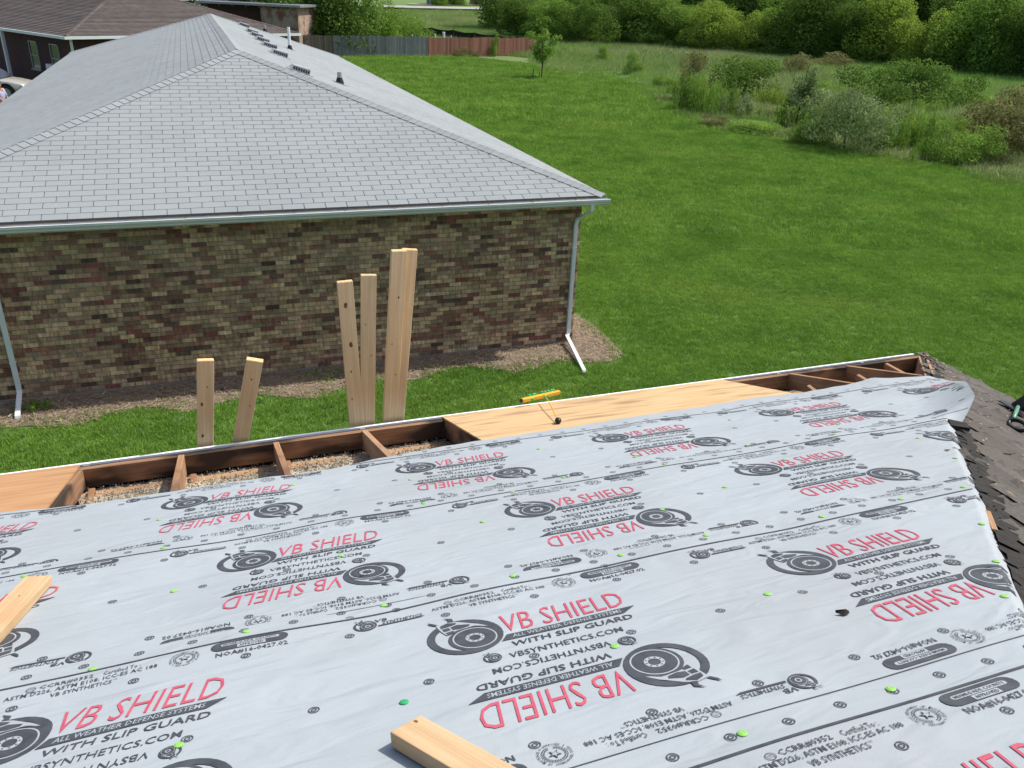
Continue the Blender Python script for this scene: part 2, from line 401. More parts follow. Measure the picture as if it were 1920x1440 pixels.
# soffit and fascia
mb = MB(); mb.box(-NW + 0.03, -0.03, 0.03, NL - 0.03, 2.48, NHE - 0.035); mb.build("soffit", m_white, house)
SL = sqrt(1 + NM * NM); TW, TE = 0.3005, 0.1405; SLOT = 0.010
ang = math.atan(NM)
def tab_prism(mb, pts, th=0.0045, lift=0.001):
    """pts: ccw polygon in (x, s) with s the distance up-slope; butt end (low s) thicker"""
    smin = min(p[1] for p in pts); smax = smin + TE
    def P3(x, s, top):
        k = (smax - s) / TE
        h = lift + (th * k + 0.0008 if top else 0)
        return (x, s / SL - h * NM / SL, NHE + s / SL * NM + h / SL)
    n = len(pts)
    mb.add([P3(x, s, False) for x, s in pts] + [P3(x, s, True) for x, s in pts],
           [tuple(range(n, 2 * n))] + [(i, (i + 1) % n, n + (i + 1) % n, n + i) for i in range(n)])
def clip_poly(pts, a, b, c):        # keep a*x+b*s<=c
    out = []
    for i in range(len(pts)):
        p, q = pts[i], pts[(i + 1) % len(pts)]; dp = a * p[0] + b * p[1] - c; dq = a * q[0] + b * q[1] - c
        if dp <= 0: out.append(p)
        if (dp < 0 < dq) or (dq < 0 < dp):
            t_ = dp / (dp - dq); out.append((p[0] + (q[0] - p[0]) * t_, p[1] + (q[1] - p[1]) * t_))
    return out
tabs = []; smax = hw * SL
for j in range(int(smax / TE) + 1):
    s0 = -0.02 + j * TE; x = 0.12 - (TW / 2) * (j % 2) - (TW * 0.5 if j % 6 > 2 else 0) * 0
    while x > -NW - 0.4:
        jit = R.uniform(-0.004, 0.004)
        quad = [(x - TW + SLOT, s0), (x, s0), (x, s0 + TE), (x - TW + SLOT, s0 + TE)]
        q = clip_poly(quad, 1, 1 / SL, 0.0); q = clip_poly(q, -1, 1 / SL, NW) if len(q) > 2 else q
        if len(q) > 2: tabs.append((q, len(q) == 4 and q == quad, x, s0))
        x -= TW
cand = []
for k, (q, full, x, s0) in enumerate(tabs):
    a = proj(nw(x - TW, s0 / SL, NHE + s0 / SL * NM)); b = proj(nw(x, (s0 + TE) / SL, NHE + (s0 + TE) / SL * NM))
    cand.append((abs(b[0] - a[0]) * abs(b[1] - a[1]) if full and a[0] > 0 else 0, k))
tab300 = {k for _, k in sorted(cand, reverse=True)[:300]}
tab_meshes = []
for g in (0.975, 0.985, 1.0, 1.0, 1.01, 1.025):
    mb = MB(); mb.col = (g, g, g)
    lf = R.uniform(0.0, 0.0015)
    w = TW - SLOT
    # local frame: x along eave, y up-slope, z normal
    mb.hexa([(0, 0, lf), (w, 0, lf), (w, TE, 0.0005), (0, TE, 0.0005), (0, 0, 0.0055 + lf), (w, 0, 0.0055 + lf), (w, TE, 0.002), (0, TE, 0.002)])
    tab_meshes.append(mb.mesh("shingle", m_shing, cols=True))
restt = MB()
Msl = Matrix.Rotation(ang, 4, 'X')
for k, (q, full, x, s0) in enumerate(tabs):
    if k in tab300:
        M_ = Matrix.Translation((x - TW + SLOT, s0 / SL, NHE + s0 / SL * NM + 0.001)) @ Msl @ Matrix.Rotation(R.uniform(-0.004, 0.004), 4, 'Z')
        link("shingle", R.choice(tab_meshes), roof, M_)
    else:
        g = R.choice((0.975, 0.985, 1, 1.01, 1.025)); restt.col = (g, g, g); tab_prism(restt, q)
tag(restt.build("shingle_field", m_shing, roof, cols=True), kind="stuff")
# side slopes: every tab real, joined (too foreshortened to pick apart)
for side in (0, 1):
    V = []; Fq = []; Cc = []
    for j in range(int(smax / TE) + 1):
        s0 = j * TE; v0 = s0 / SL; v1 = min((s0 + TE) / SL, hw)
        y = v0 - R.uniform(0, 0.3); y_end = NL - v0
        y = v0
        while y < y_end:
            ya, yb = y, min(y + TW - SLOT, y_end)
            def pt(yy, v, h):
                v = v - h * NM / SL; z = NHE + v * NM + h / SL * (1 + NM * NM) * 1.0
                return (-v if side == 0 else -NW + v, yy, z)
            # clip against the hips
            ya1, yb1 = max(ya, v1), min(yb, NL - v1)
            if yb1 > ya1 - 0.3:
                n = len(V); ya1 = min(ya1, yb1)
                V += [pt(ya, v0, 0.0), pt(yb, v0, 0.0), pt(yb, v0, 0.009), pt(ya, v0, 0.009), pt(yb1, v1, 0.002), pt(ya1, v1, 0.002)]
                Fq += [(n, n + 1, n + 2, n + 3), (n + 3, n + 2, n + 4, n + 5)]
                g = R.choice((0.95, 0.98, 1, 1.02, 1.05)); Cc += [(g, g, g)] * 6
            y += TW
    tag(link("shingle_slope", fast_mesh("shingle_slope", V, Fq, m_shing, np.array(Cc)), roof), kind="stuff")
# hip and ridge caps: bent overlapping pieces
def cap_run(p0, p1, na, nb, name, as_parts, n=None):
    p0, p1 = np.array(p0, float), np.array(p1, float); d_ = p1 - p0; L_ = np.linalg.norm(d_); d_ /= L_
    na = np.array(na, float); na /= np.linalg.norm(na); nb = np.array(nb, float); nb /= np.linalg.norm(nb)
    mid = (na + nb); mid /= np.linalg.norm(mid)
    cnt = int(L_ / 0.135); acc = MB()
    for i in range(cnt):
        mbb = MB() if as_parts else acc
        g = R.choice((0.95, 0.99, 1.03)); mbb.col = (g, g, g)
        o0 = p0 + d_ * i * 0.135; o1 = o0 + d_ * 0.15
        w = 0.135
        side_a = np.cross(d_, na); side_a *= 1 if side_a @ nb < 0 else -1
        side_b = np.cross(d_, nb); side_b *= 1 if side_b @ na < 0 else -1
        def ring(o, h): return [o + side_a * w + na * h, o + side_a * w * .3 + na * (h + .006), o + mid * (h + 0.012), o + side_b * w * .3 + nb * (h + .006), o + side_b * w + nb * h]
        a, b, b0 = ring(o0, 0.017), ring(o1, 0.008), ring(o0, 0.006)
        mbb.add(a + b + b0, [(0, 1, 6, 5), (1, 2, 7, 6), (2, 3, 8, 7), (3, 4, 9, 8), (10, 11, 1, 0), (11, 12, 2, 1), (12, 13, 3, 2), (13, 14, 4, 3)])
        if as_parts: mbb.build("hip_cap", m_shing, roof, cols=True)
    if not as_parts: tag(acc.build(name, m_shing, roof, cols=True), kind="stuff")
nF, nR, nL_, nB = (0, -NM, 1), (NM, 0, 1), (-NM, 0, 1), (0, NM, 1)
cap_run((0, 0, NHE), (-hw, hw, hz), nF, nR, "hip_cap", True)
cap_run((-NW, 0, NHE), (-hw, hw, hz), nF, nL_, "hip_cap", True)
cap_run((-hw, NL - hw, hz), (-hw, hw, hz), nR, nL_, "ridge_cap_run", False)
cap_run((0, NL, NHE), (-hw, NL - hw, hz), nB, nR, "far_cap_run", False)
cap_run((-NW, NL, NHE), (-hw, NL - hw, hz), nB, nL_, "far_cap_run", False)
# gutter (K profile) and straps
def gutter_run(parent, x0, x1, yb, zt, depth=0.115, h=0.10, mirror=1, name="gutter", inner=m_gut_in, mat_=m_white, lip=0.012):
    s = -mirror
    prof = [(yb, zt - 0.004), (yb, zt - h), (yb + s * depth * 0.62, zt - h), (yb + s * depth * 0.72, zt - h * 0.62), (yb + s * depth * 0.98, zt - h * 0.30),
            (yb + s * depth, zt), (yb + s * (depth - lip), zt + 0.003), (yb + s * (depth - lip), zt - 0.012)]
    inn = [(yb + s * (depth - 0.014), zt - h * 0.32), (yb + s * depth * 0.70, zt - h * 0.6), (yb + s * depth * 0.6, zt - h + 0.004), (yb + 0.002 * s, zt - h + 0.004), (yb + 0.002 * s, zt - 0.004)]
    mb = MB()
    mb.sweep([(a, b) for a, b in prof + inn], [((x0, 0, 0), (0, 1, 0), (0, 0, 1)), ((x1, 0, 0), (0, 1, 0), (0, 0, 1))])
    g = mb.build(name, mat_, parent)
    mb = MB(); mb.box(x0 + 0.01, x1 - 0.01, min(yb + s * 0.004, yb + s * depth * 0.66), max(yb + s * 0.004, yb + s * depth * 0.66), zt - h + 0.005, zt - h * 0.55)
    mb.build("gutter_grime", inner, g)
    return g
gut = gutter_run(house, -NW - 0.05, 0.06, -0.006, NHE - 0.045)
for k in range(14):
    xx = -0.5 - k * 0.72
    mb = MB(); mb.box(xx - 0.012, xx + 0.012, -0.112, -0.002, NHE - 0.062, NHE - 0.052); mb.build("gutter_strap", m_galv, gut)
mb = MB(); mb.box(-NW, -0.0, -0.002, 0.03, 2.50, NHE - 0.034); mb.build("fascia", m_gut_in, house)
def downspout(parent, x, yw, ztop, kick_x, kick_y, kick_z=0.02, xtop=0.0):
    mb = MB(); w, dpt = 0.066, 0.05
    prof = [(-w / 2, -dpt / 2), (w / 2, -dpt / 2), (w / 2, dpt / 2), (-w / 2, dpt / 2)]
    y1 = yw - dpt / 2 - 0.012
    X, Y = np.array((1, 0, 0)), np.array((0, 1, 0)); Zv = np.array((0, 0, 1))
    path = [((x + xtop, -0.06, ztop), X, Y), ((x + xtop, -0.06, ztop - 0.10), X, (Y + Zv * .3) / 1.04), ((x + xtop * .1, y1 - 0.02, ztop - 0.30), X, (Y + Zv * .3) / 1.04), ((x, y1, ztop - 0.40), X, Y),
            ((x, y1, 0.30), X, Y), ((x, y1 - 0.01, 0.22), X, (Y + Zv * 0.5) / 1.12),
            ((x + kick_x * .15, y1 - 0.05, 0.17), X, (Y * .6 + Zv * .8)), ((x + kick_x, y1 + kick_y, kick_z + 0.03), X, (Y * .45 + Zv * .9))]
    mb.sweep(prof, path)
    o = mb.build("downspout", m_white, parent); bevel(o, 0.006, 2)
    for zz in (0.6, 1.7):
        m2 = MB(); m2.box(x - w / 2 - 0.004, x + w / 2 + 0.004, y1 - dpt / 2 - 0.003, yw + 0.001, zz, zz + 0.03); m2.build("bracket", m_white, o)
    return o
downspout(house, -0.36, wy0, NHE - 0.13, -0.23, -1.22, xtop=0.13)
downspout(house, -8.74, wy0, NHE - 0.13, 0.03, -0.57)
# roof vents (slant-back boxes) and pipes
m_vent = mat("vent_paint", (0.30, 0.33, 0.34), (0.36, 0.39, 0.40), scale=6, rough=0.6)
def vent(y, x=-4.07):
    v = -x; z = NHE + v * NM
    mb = MB()
    # base flange, hood: local axes on right slope: y along ridge, slope along +x
    def p(dx, dy, h): return (x + dx / SL + h * NM / SL, y + dy, z - dx / SL * NM + h / SL)
    fl = [p(-.22, -.24, .012), p(.24, -.24, .012), p(.24, .24, .012), p(-.22, .24, .012)]
    mb.add(fl + [p(-.22, -.24, .02), p(.24, -.24, .02), p(.24, .24, .02), p(-.22, .24, .02)], [(4, 5, 6, 7), (0, 1, 5, 4), (1, 2, 6, 5), (2, 3, 7, 6), (3, 0, 4, 7)])
    mb.hexa([p(-.19, -.17, .02), p(.19, -.17, .02), p(.19, .17, .02), p(-.19, .17, .02), p(-.13, -.15, .10), p(.17, -.15, .115), p(.17, .15, .115), p(-.13, .15, .10)])
    o = mb.build("roof_vent", m_vent, roof)
    m2 = MB()
    for q in range(7):
        a = -.13 + q * .045; m2.hexa([p(a, -.178, .03), p(a + .028, -.178, .03), p(a + .028, -.165, .03), p(a, -.165, .03), p(a, -.166, .085), p(a + .028, -.166, .085), p(a + .028, -.150, .085), p(a, -.150, .085)])
    m2.build("vent_louvre", m_dark, roof)
    m2 = MB()
    for q in range(7):
        a = -.13 + q * .04; m2.hexa([p(.180, a, .03), p(.194, a, .03), p(.194, a + .026, .03), p(.180, a + .026, .03), p(.165, a, .095), p(.181, a, .095), p(.181, a + .026, .095), p(.165, a + .026, .095)])
    m2.build("vent_louvre", m_dark, roof)
    return o
vent_lbl = []
for y in (5.02, 8.79, 11.24, 13.32, 15.35, 17.09, 21.05): vent(y)
def pipe(x, y, h, r, boot):
    z = NHE - x * NM; mb = MB(); mb.tube([(x, y, z - 0.05), (x, y, z + h)], r, 10); o = mb.build("vent_pipe", m_galv if boot else m_white, roof)
    mb = MB(); mb.tube([(x, y, z - 0.02), (x, y, z + 0.05), (x, y, z + 0.12)], [r * 2.0, r * 1.7, r * 1.15], 10)
    mb.build("pipe_boot", m_dark, roof)
    mb = MB()
    def p(dx, dy, hh): return (x + dx / SL + hh * NM / SL, y + dy, z - dx / SL * NM + hh / SL)
    mb.hexa([p(-.14, -.14, .01), p(.16, -.14, .01), p(.16, .14, .01), p(-.14, .14, .01), p(-.14, -.14, .016), p(.16, -.14, .016), p(.16, .14, .016), p(-.14, .14, .016)])
    mb.build("pipe_flashing", m_galv, roof)
pipe(-3.15, 23.51, 0.25, 0.05, True); pipe(-3.2, 14.61, 0.60, 0.042, False); pipe(-3.2, 5.75, 0.22, 0.045, True)

# ------------------------------------------------------------------ mulch bed along the end wall
bed = []
for k in range(31):
    x = 0.36 - k * 0.33; bed.append((x, wy0 - (0.75 + 0.16 * math.sin(k * 1.3) + 0.12 * math.sin(k * 0.47) + (0.15 if k > 20 else 0))))
bed_poly_l = [(0.30, wy0 + 1.3), (0.42, wy0 + 0.6), (0.40, wy0)] + bed + [(-9.6, wy0), (wx0, wy0 + 0.02), (wx1, wy0 + 0.02), (wx1 + 0.02, wy0 + 1.6)]
bed_poly = [tuple(nw(x, y, 0)[:2]) for x, y in bed_poly_l]
tag(flat_sheet("mulch_bed", bed_poly, 0.022, m_mulch, 1.0), kind="structure")
N = 60000
lx = NP.uniform(-9.7, 0.85, N); ly = wy0 + 1.6 - NP.uniform(0, 2.7, N)
keep = inside(bed_poly_l, lx, ly + NP.normal(0, 0.07, N)) & ~((lx < wx1) & (lx > wx0) & (ly > wy0 - 0.02)); lx, ly = lx[keep], ly[keep]; N = len(lx)
c0 = NC[None, :] + nex[None] * lx[:, None] + ney[None] * ly[:, None]; c0[:, 2] = 0.03 + NP.uniform(0, 0.03, N)
th_ = NP.uniform(0, pi, N); ln = NP.uniform(0.02, 0.08, N); wd = NP.uniform(0.0015, 0.004, N); tl = NP.normal(0, 0.15, N)
ax_ = np.stack([np.cos(th_), np.sin(th_), tl], -1); bx_ = np.stack([-np.sin(th_), np.cos(th_), NP.normal(0, .4, N)], -1)
V = np.stack([c0 - ax_ * ln[:, None] / 2 - bx_ * wd[:, None], c0 - ax_ * ln[:, None] / 2 + bx_ * wd[:, None], c0 + ax_ * ln[:, None] / 2 + bx_ * wd[:, None], c0 + ax_ * ln[:, None] / 2 - bx_ * wd[:, None]], 1).reshape(-1, 3)
tag(link("straw_mulch", fast_mesh("straw_mulch", V, np.arange(4 * N).reshape(-1, 4), m_chip, np.repeat(NP.uniform(0.4, 1.0, N), 4))),
    "dry straw and wood chip mulch along the foot of the brick wall", "mulch", kind="stuff")

# ------------------------------------------------------------------ the roof being repaired (foreground)
TH = radians(21.05); HE, M = 2.63, 1 / 3.0
OB = np.array([3.78901, 7.10153, 0.0])
oex = np.array([cos(TH), sin(TH), 0]); oiv = np.array([sin(TH), -cos(TH), 0]); SQ = sqrt(1 + M * M)
def ow(u, v, z): return OB + oex * u + oiv * v + np.array([0, 0, z])
ours = thing("house_under_repair", "house with its hip roof stripped for new decking, nearest the camera", "house", OB, TH)
ULEFT = -11.0; RIDGE_V = 5.13
def L3(u, v, h=0.0): return (u, -v - h * 0 , HE + v * M + h)      # local point on the main roof plane (z up offset)
mb = MB(); mb.box(ULEFT - 0.5, -0.30, -2 * RIDGE_V + 0.3, -0.30, -0.6, 2.44); mb.build("wall", m_rbrick, ours)
# deck under the underlayment
def slab(mb, pts, th):      # pts list of (u,v); top on the roof plane
    n = len(pts); top = [L3(u, v, -0.001) for u, v in pts]; bot = [L3(u, v, -0.001 - th) for u, v in pts]
    mb.add(top + bot, [tuple(range(n)), tuple(range(n, 2 * n))[::-1]] + [(i, n + i, n + (i + 1) % n, (i + 1) % n) for i in range(n)])
mb = MB(); slab(mb, [(ULEFT, 1.235), (-1.235 - 0.02, 1.235), (-RIDGE_V + 0.02 - 0.02, RIDGE_V - 0.02), (ULEFT, RIDGE_V - 0.02)], 0.012)
mb.build("roof_deck", m_ply2, ours)
def panel(u0, u1, v0, v1, m_, name="plywood_panel"):
    mb = MB(); slab(mb, [(u0, v0), (u1, v0), (u1, v1), (u0, v1)], 0.012); return mb.build(name, m_, ours)
panel(-4.63, -2.20, 0.05, 1.225, m_ply); panel(-9.47, -7.055, 0.05, 1.225, m_ply2); panel(ULEFT, -9.475, 0.05, 1.225, m_ply)
# back slope and end plane deck
mb = MB(); mb.add([L3(ULEFT, RIDGE_V), (-RIDGE_V, -RIDGE_V, HE + RIDGE_V * M), (0, -2 * RIDGE_V, HE), (ULEFT, -2 * RIDGE_V, HE)], [(0, 3, 2, 1)])
mb.build("back_slope", m_asph, ours)
endp = MB(); endp.add([(0.0, 0.0, HE - 0.012), (-RIDGE_V, -RIDGE_V, HE + RIDGE_V * M - 0.012), (0.0, -2 * RIDGE_V, HE - 0.012)], [(0, 1, 2)])
end_roof = endp.build("end_slope", m_felt, ours)
# fascia, soffit, plates
board("fascia", (ULEFT, -0.119, HE - 0.046), (-0.02, -0.119, HE - 0.046), 0.038, 0.137, (0, 0, 1), m_woodf, ours)
board("fascia", (-0.119, -0.145, HE - 0.046), (-0.119, -2 * RIDGE_V, HE - 0.046), 0.038, 0.137, (0, 0, 1), m_woodf, ours)
mb = MB(); mb.box(ULEFT, -0.03, -0.42, -0.05, 2.462, 2.474); mb.build("soffit", m_felt, ours)
mb = MB(); mb.box(-0.42, -0.03, -2 * RIDGE_V, -0.42, 2.462, 2.474); mb.build("soffit", m_felt, ours)
board("top_plate", (ULEFT, -0.235, 2.496), (-0.20, -0.235, 2.496), 0.085, 0.03, (0, 0, 1), m_plate, ours)
# rafters (24 inches apart)
RZ = HE - 0.014
def rafter(u, v0, v1, m_, w=0.038, h=0.137):
    hh = h / 2 * SQ
    o = board("rafter", (u, -v0, RZ + v0 * M - hh), (u, -v1, RZ + v1 * M - hh), w, h, (0, 0, 1), m_, ours, 0.002); return o
us_r = [-7.05 + 0.61 * k for k in range(-6, 12)]
for k, u in enumerate(us_r):
    if u > -0.4: continue
    vmax = min(-u - 0.03, RIDGE_V - 0.05)
    rafter(u, 0.142, vmax, [m_wood, m_plate, m_woodf, m_wood][k % 4])
# hip rafter
hp0, hp1 = np.array((-0.145, -0.145, RZ + 0.145 * M - 0.08)), np.array((-RIDGE_V + .1, -RIDGE_V + .1, RZ + (RIDGE_V - .1) * M - 0.08))
board("hip_rafter", hp0, hp1, 0.038, 0.15, (0, 0, 1), m_wood, ours)
# lookouts / short struts in the corner bays
for u, v, du, dv, dz in ((-1.83, 0.75, 0.10, 0.42, -0.09), (-1.22, 0.62, 0.10, 0.4, -0.05), (-0.62, 0.32, 0.06, 0.26, -0.02)):
    board("strut", (u, -v + 0.1, HE + v * M - 0.07), (u + du, -v - dv + 0.1, HE + (v) * M + dz - 0.08), 0.038, 0.04, (0, 0, 1), m_wood, ours)
# ceiling joists
for k in range(8):
    u = -7.05 + 0.61 * k + 0.06
    board("ceiling_joist", (u, -0.2, 2.50), (u, -1.5, 2.50), 0.038, 0.09, (0, 0, 1), m_woodf, ours)
# blown-in insulation: lumpy mass with loose tufts
def insulation(u0, u1, seed):
    rng = np.random.default_rng(seed)
    nu, nv = int((u1 - u0) / 0.018), 62
    U, Vv = np.meshgrid(np.linspace(u0, u1, nu), np.linspace(0.12, 1.45, nv))
    base = 2.490 + 0.055 * sstep(0.20, 0.34, Vv) + 0.085 * sstep(0.34, 0.9, Vv)
    h = np.zeros_like(U)
    for _ in range(int(26 * (u1 - u0))):
        a, b = rng.uniform(u0, u1), rng.uniform(0.3, 1.4); r = rng.uniform(0.04, 0.14); h = np.maximum(h, rng.uniform(0.02, 0.075) * np.exp(-((U - a) ** 2 + (Vv - b) ** 2) / r ** 2))
    h = h * sstep(0.17, 0.42, Vv) + rng.normal(0, 0.006, U.shape)
    Z = base + h
    idx = np.arange(nu * nv).reshape(nv, nu)
    Fq = np.stack([idx[:-1, :-1], idx[1:, :-1], idx[1:, 1:], idx[:-1, 1:]], -1).reshape(-1, 4)
    Vb = np.stack([U, -Vv, Z], -1).reshape(-1, 3)
    # loose tufts
    n = int(6000 * (u1 - u0)); ii = rng.integers(0, len(Vb), n); c = Vb[ii] + np.stack([np.zeros(n), np.zeros(n), rng.uniform(0, 0.02, n)], -1)
    a = rng.normal(0, 1, (n, 3)); a /= np.linalg.norm(a, axis=1)[:, None]; b = np.cross(a, rng.normal(0, 1, (n, 3))); b /= np.linalg.norm(b, axis=1)[:, None]
    r = rng.uniform(0.003, 0.008, n)[:, None]
    Vt = np.stack([c - a * r, c - b * r, c + a * r, c + b * r], 1).reshape(-1, 3)
    Ft = np.arange(4 * n).reshape(-1, 4) + len(Vb)
    patch = 0.68 + 0.32 * sstep(-0.3, 0.5, np.sin(Vb[:, 0] * 7 + seed) + np.sin(Vb[:, 0] * 13 + Vb[:, 1] * 9) + rng.normal(0, .3, len(Vb)))
    cols = np.concatenate([patch, np.repeat(rng.uniform(0.72, 1.08, n), 4)])
    tag(link("insulation", fast_mesh("insulation", np.concatenate([Vb, Vt]), np.concatenate([Fq, Ft]), m_insul, cols), ours), kind="stuff")
insulation(-7.04, -4.62, 3); insulation(-2.25, -0.35, 5)
# gutter at our eave
m_lip = mat("bright_white_metal", (0.80, 0.82, 0.82), (0.86, 0.87, 0.87), scale=3, rough=0.4)
g2 = gutter_run(ours, ULEFT, 0.02, -0.006, 2.574, depth=0.10, h=0.10, mirror=-1, inner=m_dark, mat_=m_lip, lip=0.024)
mb = MB()
mb.add([(ULEFT, -0.099, 2.655), (0.0, -0.099, 2.655), (0.0, -0.012, 2.600), (ULEFT, -0.012, 2.600), (ULEFT, -0.008, 2.570), (0, -0.008, 2.570)], [(0, 3, 2, 1), (3, 4, 5, 2)])
mb.build("drip_edge", m_galv, ours)
for k in range(10):
    xx = -0.6 - k * 0.92; mb = MB(); mb.box(xx - 0.02, xx + 0.02, -0.02, 0.088, 2.563, 2.569); mb.build("gutter_strap", m_galv, g2)
# end gutter / rake trim
mb = MB(); mb.box(0.004, 0.05, -2 * RIDGE_V, 0.0, HE - 0.10, HE - 0.03); mb.build("end_trim", m_white, ours)

# weathered shingles on the end slope; every tab its own curled piece
EW, EE = 0.305, 0.128
def curl_mesh(seed):
    r = random.Random(seed); mb = MB(); g = r.uniform(0.75, 1.2); mb.col = (g, g * .98, g * .95)
    nx = 5; c1, c2, cm = r.uniform(0, .03) ** 1.0, r.uniform(0, .024), r.uniform(-.002, .006)
    P_ = []
    for lay in (0, 1):
        for i in range(nx + 1):
            f = i / nx; w = EW - 0.007; x = f * w
            lift = c1 * max(0, 1 - f * 3) ** 2 + c2 * max(0, (f - .667) * 3) ** 2 + cm * sin(f * pi)
            for y, k in ((0, 1.0), (0.04, 0.35), (EE + .01, 0.0)):
                P_.append((x, y, 0.001 + lift * k + 0.006 * (1 - y / (EE + .02)) + (0.0035 if lay else 0)))
    Fs = []; n = 3 * (nx + 1)
    for i in range(nx):
        for j in range(2):
            a = i * 3 + j
            Fs.append((n + a, n + a + 3, n + a + 4, n + a + 1))
        a = i * 3; Fs.append((a, a + 3, n + a + 3, n + a))
    Fs.append((0, n, n + 1, 1)); Fs.append((nx * 3, nx * 3 + 1, n + nx * 3 + 1, n + nx * 3))
    mb.add(P_, Fs); return mb.mesh("shingle", m_asph, cols=True)
curl = [curl_mesh(s) for s in range(14)]
ce = []
for j in range(int(RIDGE_V * SQ / EE)):
    s0 = -0.02 + j * EE; a0 = s0 / SQ
    v = a0 + R.uniform(0.0, 0.05) + 0.02
    k = 0
    v -= (0.15 if j % 2 else 0.0)
    while v < 2 * RIDGE_V - a0 - EW:
        if v > a0 + 0.005 + EE / SQ * 0.3: ce.append((v, s0))
        v += EW
def eproj(v, s): return proj(ow(-s / SQ, v, HE + s / SQ * M))
order = []
for k, (v, s) in enumerate(ce):
    q = np.array([0, 0, EYE]) - ow(-s / SQ, v, HE); a = eproj(v, s)
    vis = -60 < a[0] < 1990 and a[1] < 1500 and v < 5.0
    order.append((np.linalg.norm(q) if vis else 1e3 + k, k))
order.sort(); parts = {k for dd, k in order[:300]}
erest = MB()
EF = Matrix(((0, -1 / SQ, M / SQ, 0), (-1, 0, 0, 0), (0, M / SQ, 1 / SQ, 0), (0, 0, 0, 1)))
for k, (v, s) in enumerate(ce):
    T_ = Matrix.Translation((-s / SQ, -v, HE + s / SQ * M - 0.009)) @ EF
    if k in parts:
        link("shingle", R.choice(curl), end_roof, T_ @ Matrix.Rotation(R.uniform(-.012, .012), 4, 'Z'))
    else:
        me = R.choice(curl); erest.col = (1, 1, 1)
        erest.add([T_ @ x.co for x in me.vertices], [tuple(p.vertices) for p in me.polygons])
tag(erest.build("shingle_field", m_asph, end_roof, cols=True), kind="stuff")
# torn felt and shingle stubs along the hip
mb = MB()
for lane, (o_in, o_out) in enumerate(((0.05, 0.11), (0.08, 0.14), (0.04, 0.09))):
    P_ = []; n_ = 190
    for k in range(n_):
        tt = 0.03 + 4.65 * k / (n_ - 1); a, b = o_in + R.gauss(0, .008), o_out + R.gauss(0, .012)
        for off in (a, max(b, a + .01)):
            u, v = -tt + off * .75, tt + off * .65; P_.append((u, -v, HE + min(-u, v) * M - .003 + .003 * lane + abs(R.gauss(0, .005))))
    for k in range(n_ - 1):
        if R.random() < (.12 if lane else .03): continue
        mb.add([P_[2 * k], P_[2 * k + 1], P_[2 * k + 3], P_[2 * k + 2]], [(0, 1, 2, 3)])
tag(mb.build("torn_felt", m_felt, ours), kind="stuff")
# bare board edge beside the hip
for t0, t1 in ((0.32, 0.9), (3.36, 3.52), (4.0, 4.3)):
    board("hip_edge_board", (-t0 + .03, -t0 - .03, HE + (t0 - .03) * M + .006), (-t1 + .03, -t1 - .03, HE + (t1 - .03) * M + .006), 0.022, 0.010, (0, 0, 1), m_wood, ours)

# ------------------------------------------------------------------ underlayment courses with their print
EDGE1 = [(-11.0, 1.18), (-7.27, 1.19), (-6.88, 1.262), (-6.23, 1.273), (-5.54, 1.275), (-5.35, 1.21), (-4.66, 1.113), (-3.59, 1.06), (-2.64, 1.025), (-2.21, 1.06), (-1.67, 1.0), (-1.43, 0.965), (-1.2, 1.06), (-0.9, 1.2)]
ex_, es_ = zip(*EDGE1)
COURSES = [(1.27, -6.15), (2.34, -5.886), (3.41, -5.31), (4.53, -4.915)]     # printed line s, pattern centre u
PERIOD = 1.188
WRAP = [0.10, 0.11, 0.05, 0.04]
def right_edge(c, s):
    base = -np.asarray(s) / SQ + WRAP[c]
    ragged = (0.035 * np.sin(np.asarray(s) * 5.1 + c) + 0.02 * np.sin(np.asarray(s) * 17 + 2 * c)) * (0.5 if c else 0.0)
    if c == 0: ragged = ragged + 0.11 * sstep(1.1, 1.85, s) * (1 - sstep(2.2, 2.42, s)) - 0.07 * (1 - sstep(1.0, 1.4, s))
    if c == 1: ragged = ragged + 0.10 * sstep(2.5, 3.2, s) * (1 - sstep(3.35, 3.45, s)) - 0.06 * (1 - sstep(2.3, 2.6, s))
    if c == 2: ragged = ragged - 0.06 * (1 - sstep(3.3, 3.6, s)) + 0.02 * sstep(3.7, 4.0, s)
    return base + ragged
CREASE = []
rc = random.Random(41)
for c_ in range(4):
    L_ = []
    for k in range(16):
        a = rc.gauss(0.05, .45); L_.append((rc.uniform(-8, -1.5), COURSES[c_][0] + rc.uniform(0, 1.0), cos(a), sin(a), rc.uniform(.2, .6), rc.uniform(.045, .08), rc.choice((1, 1, -1)) * rc.uniform(.003, .006)))
    CREASE.append(L_)
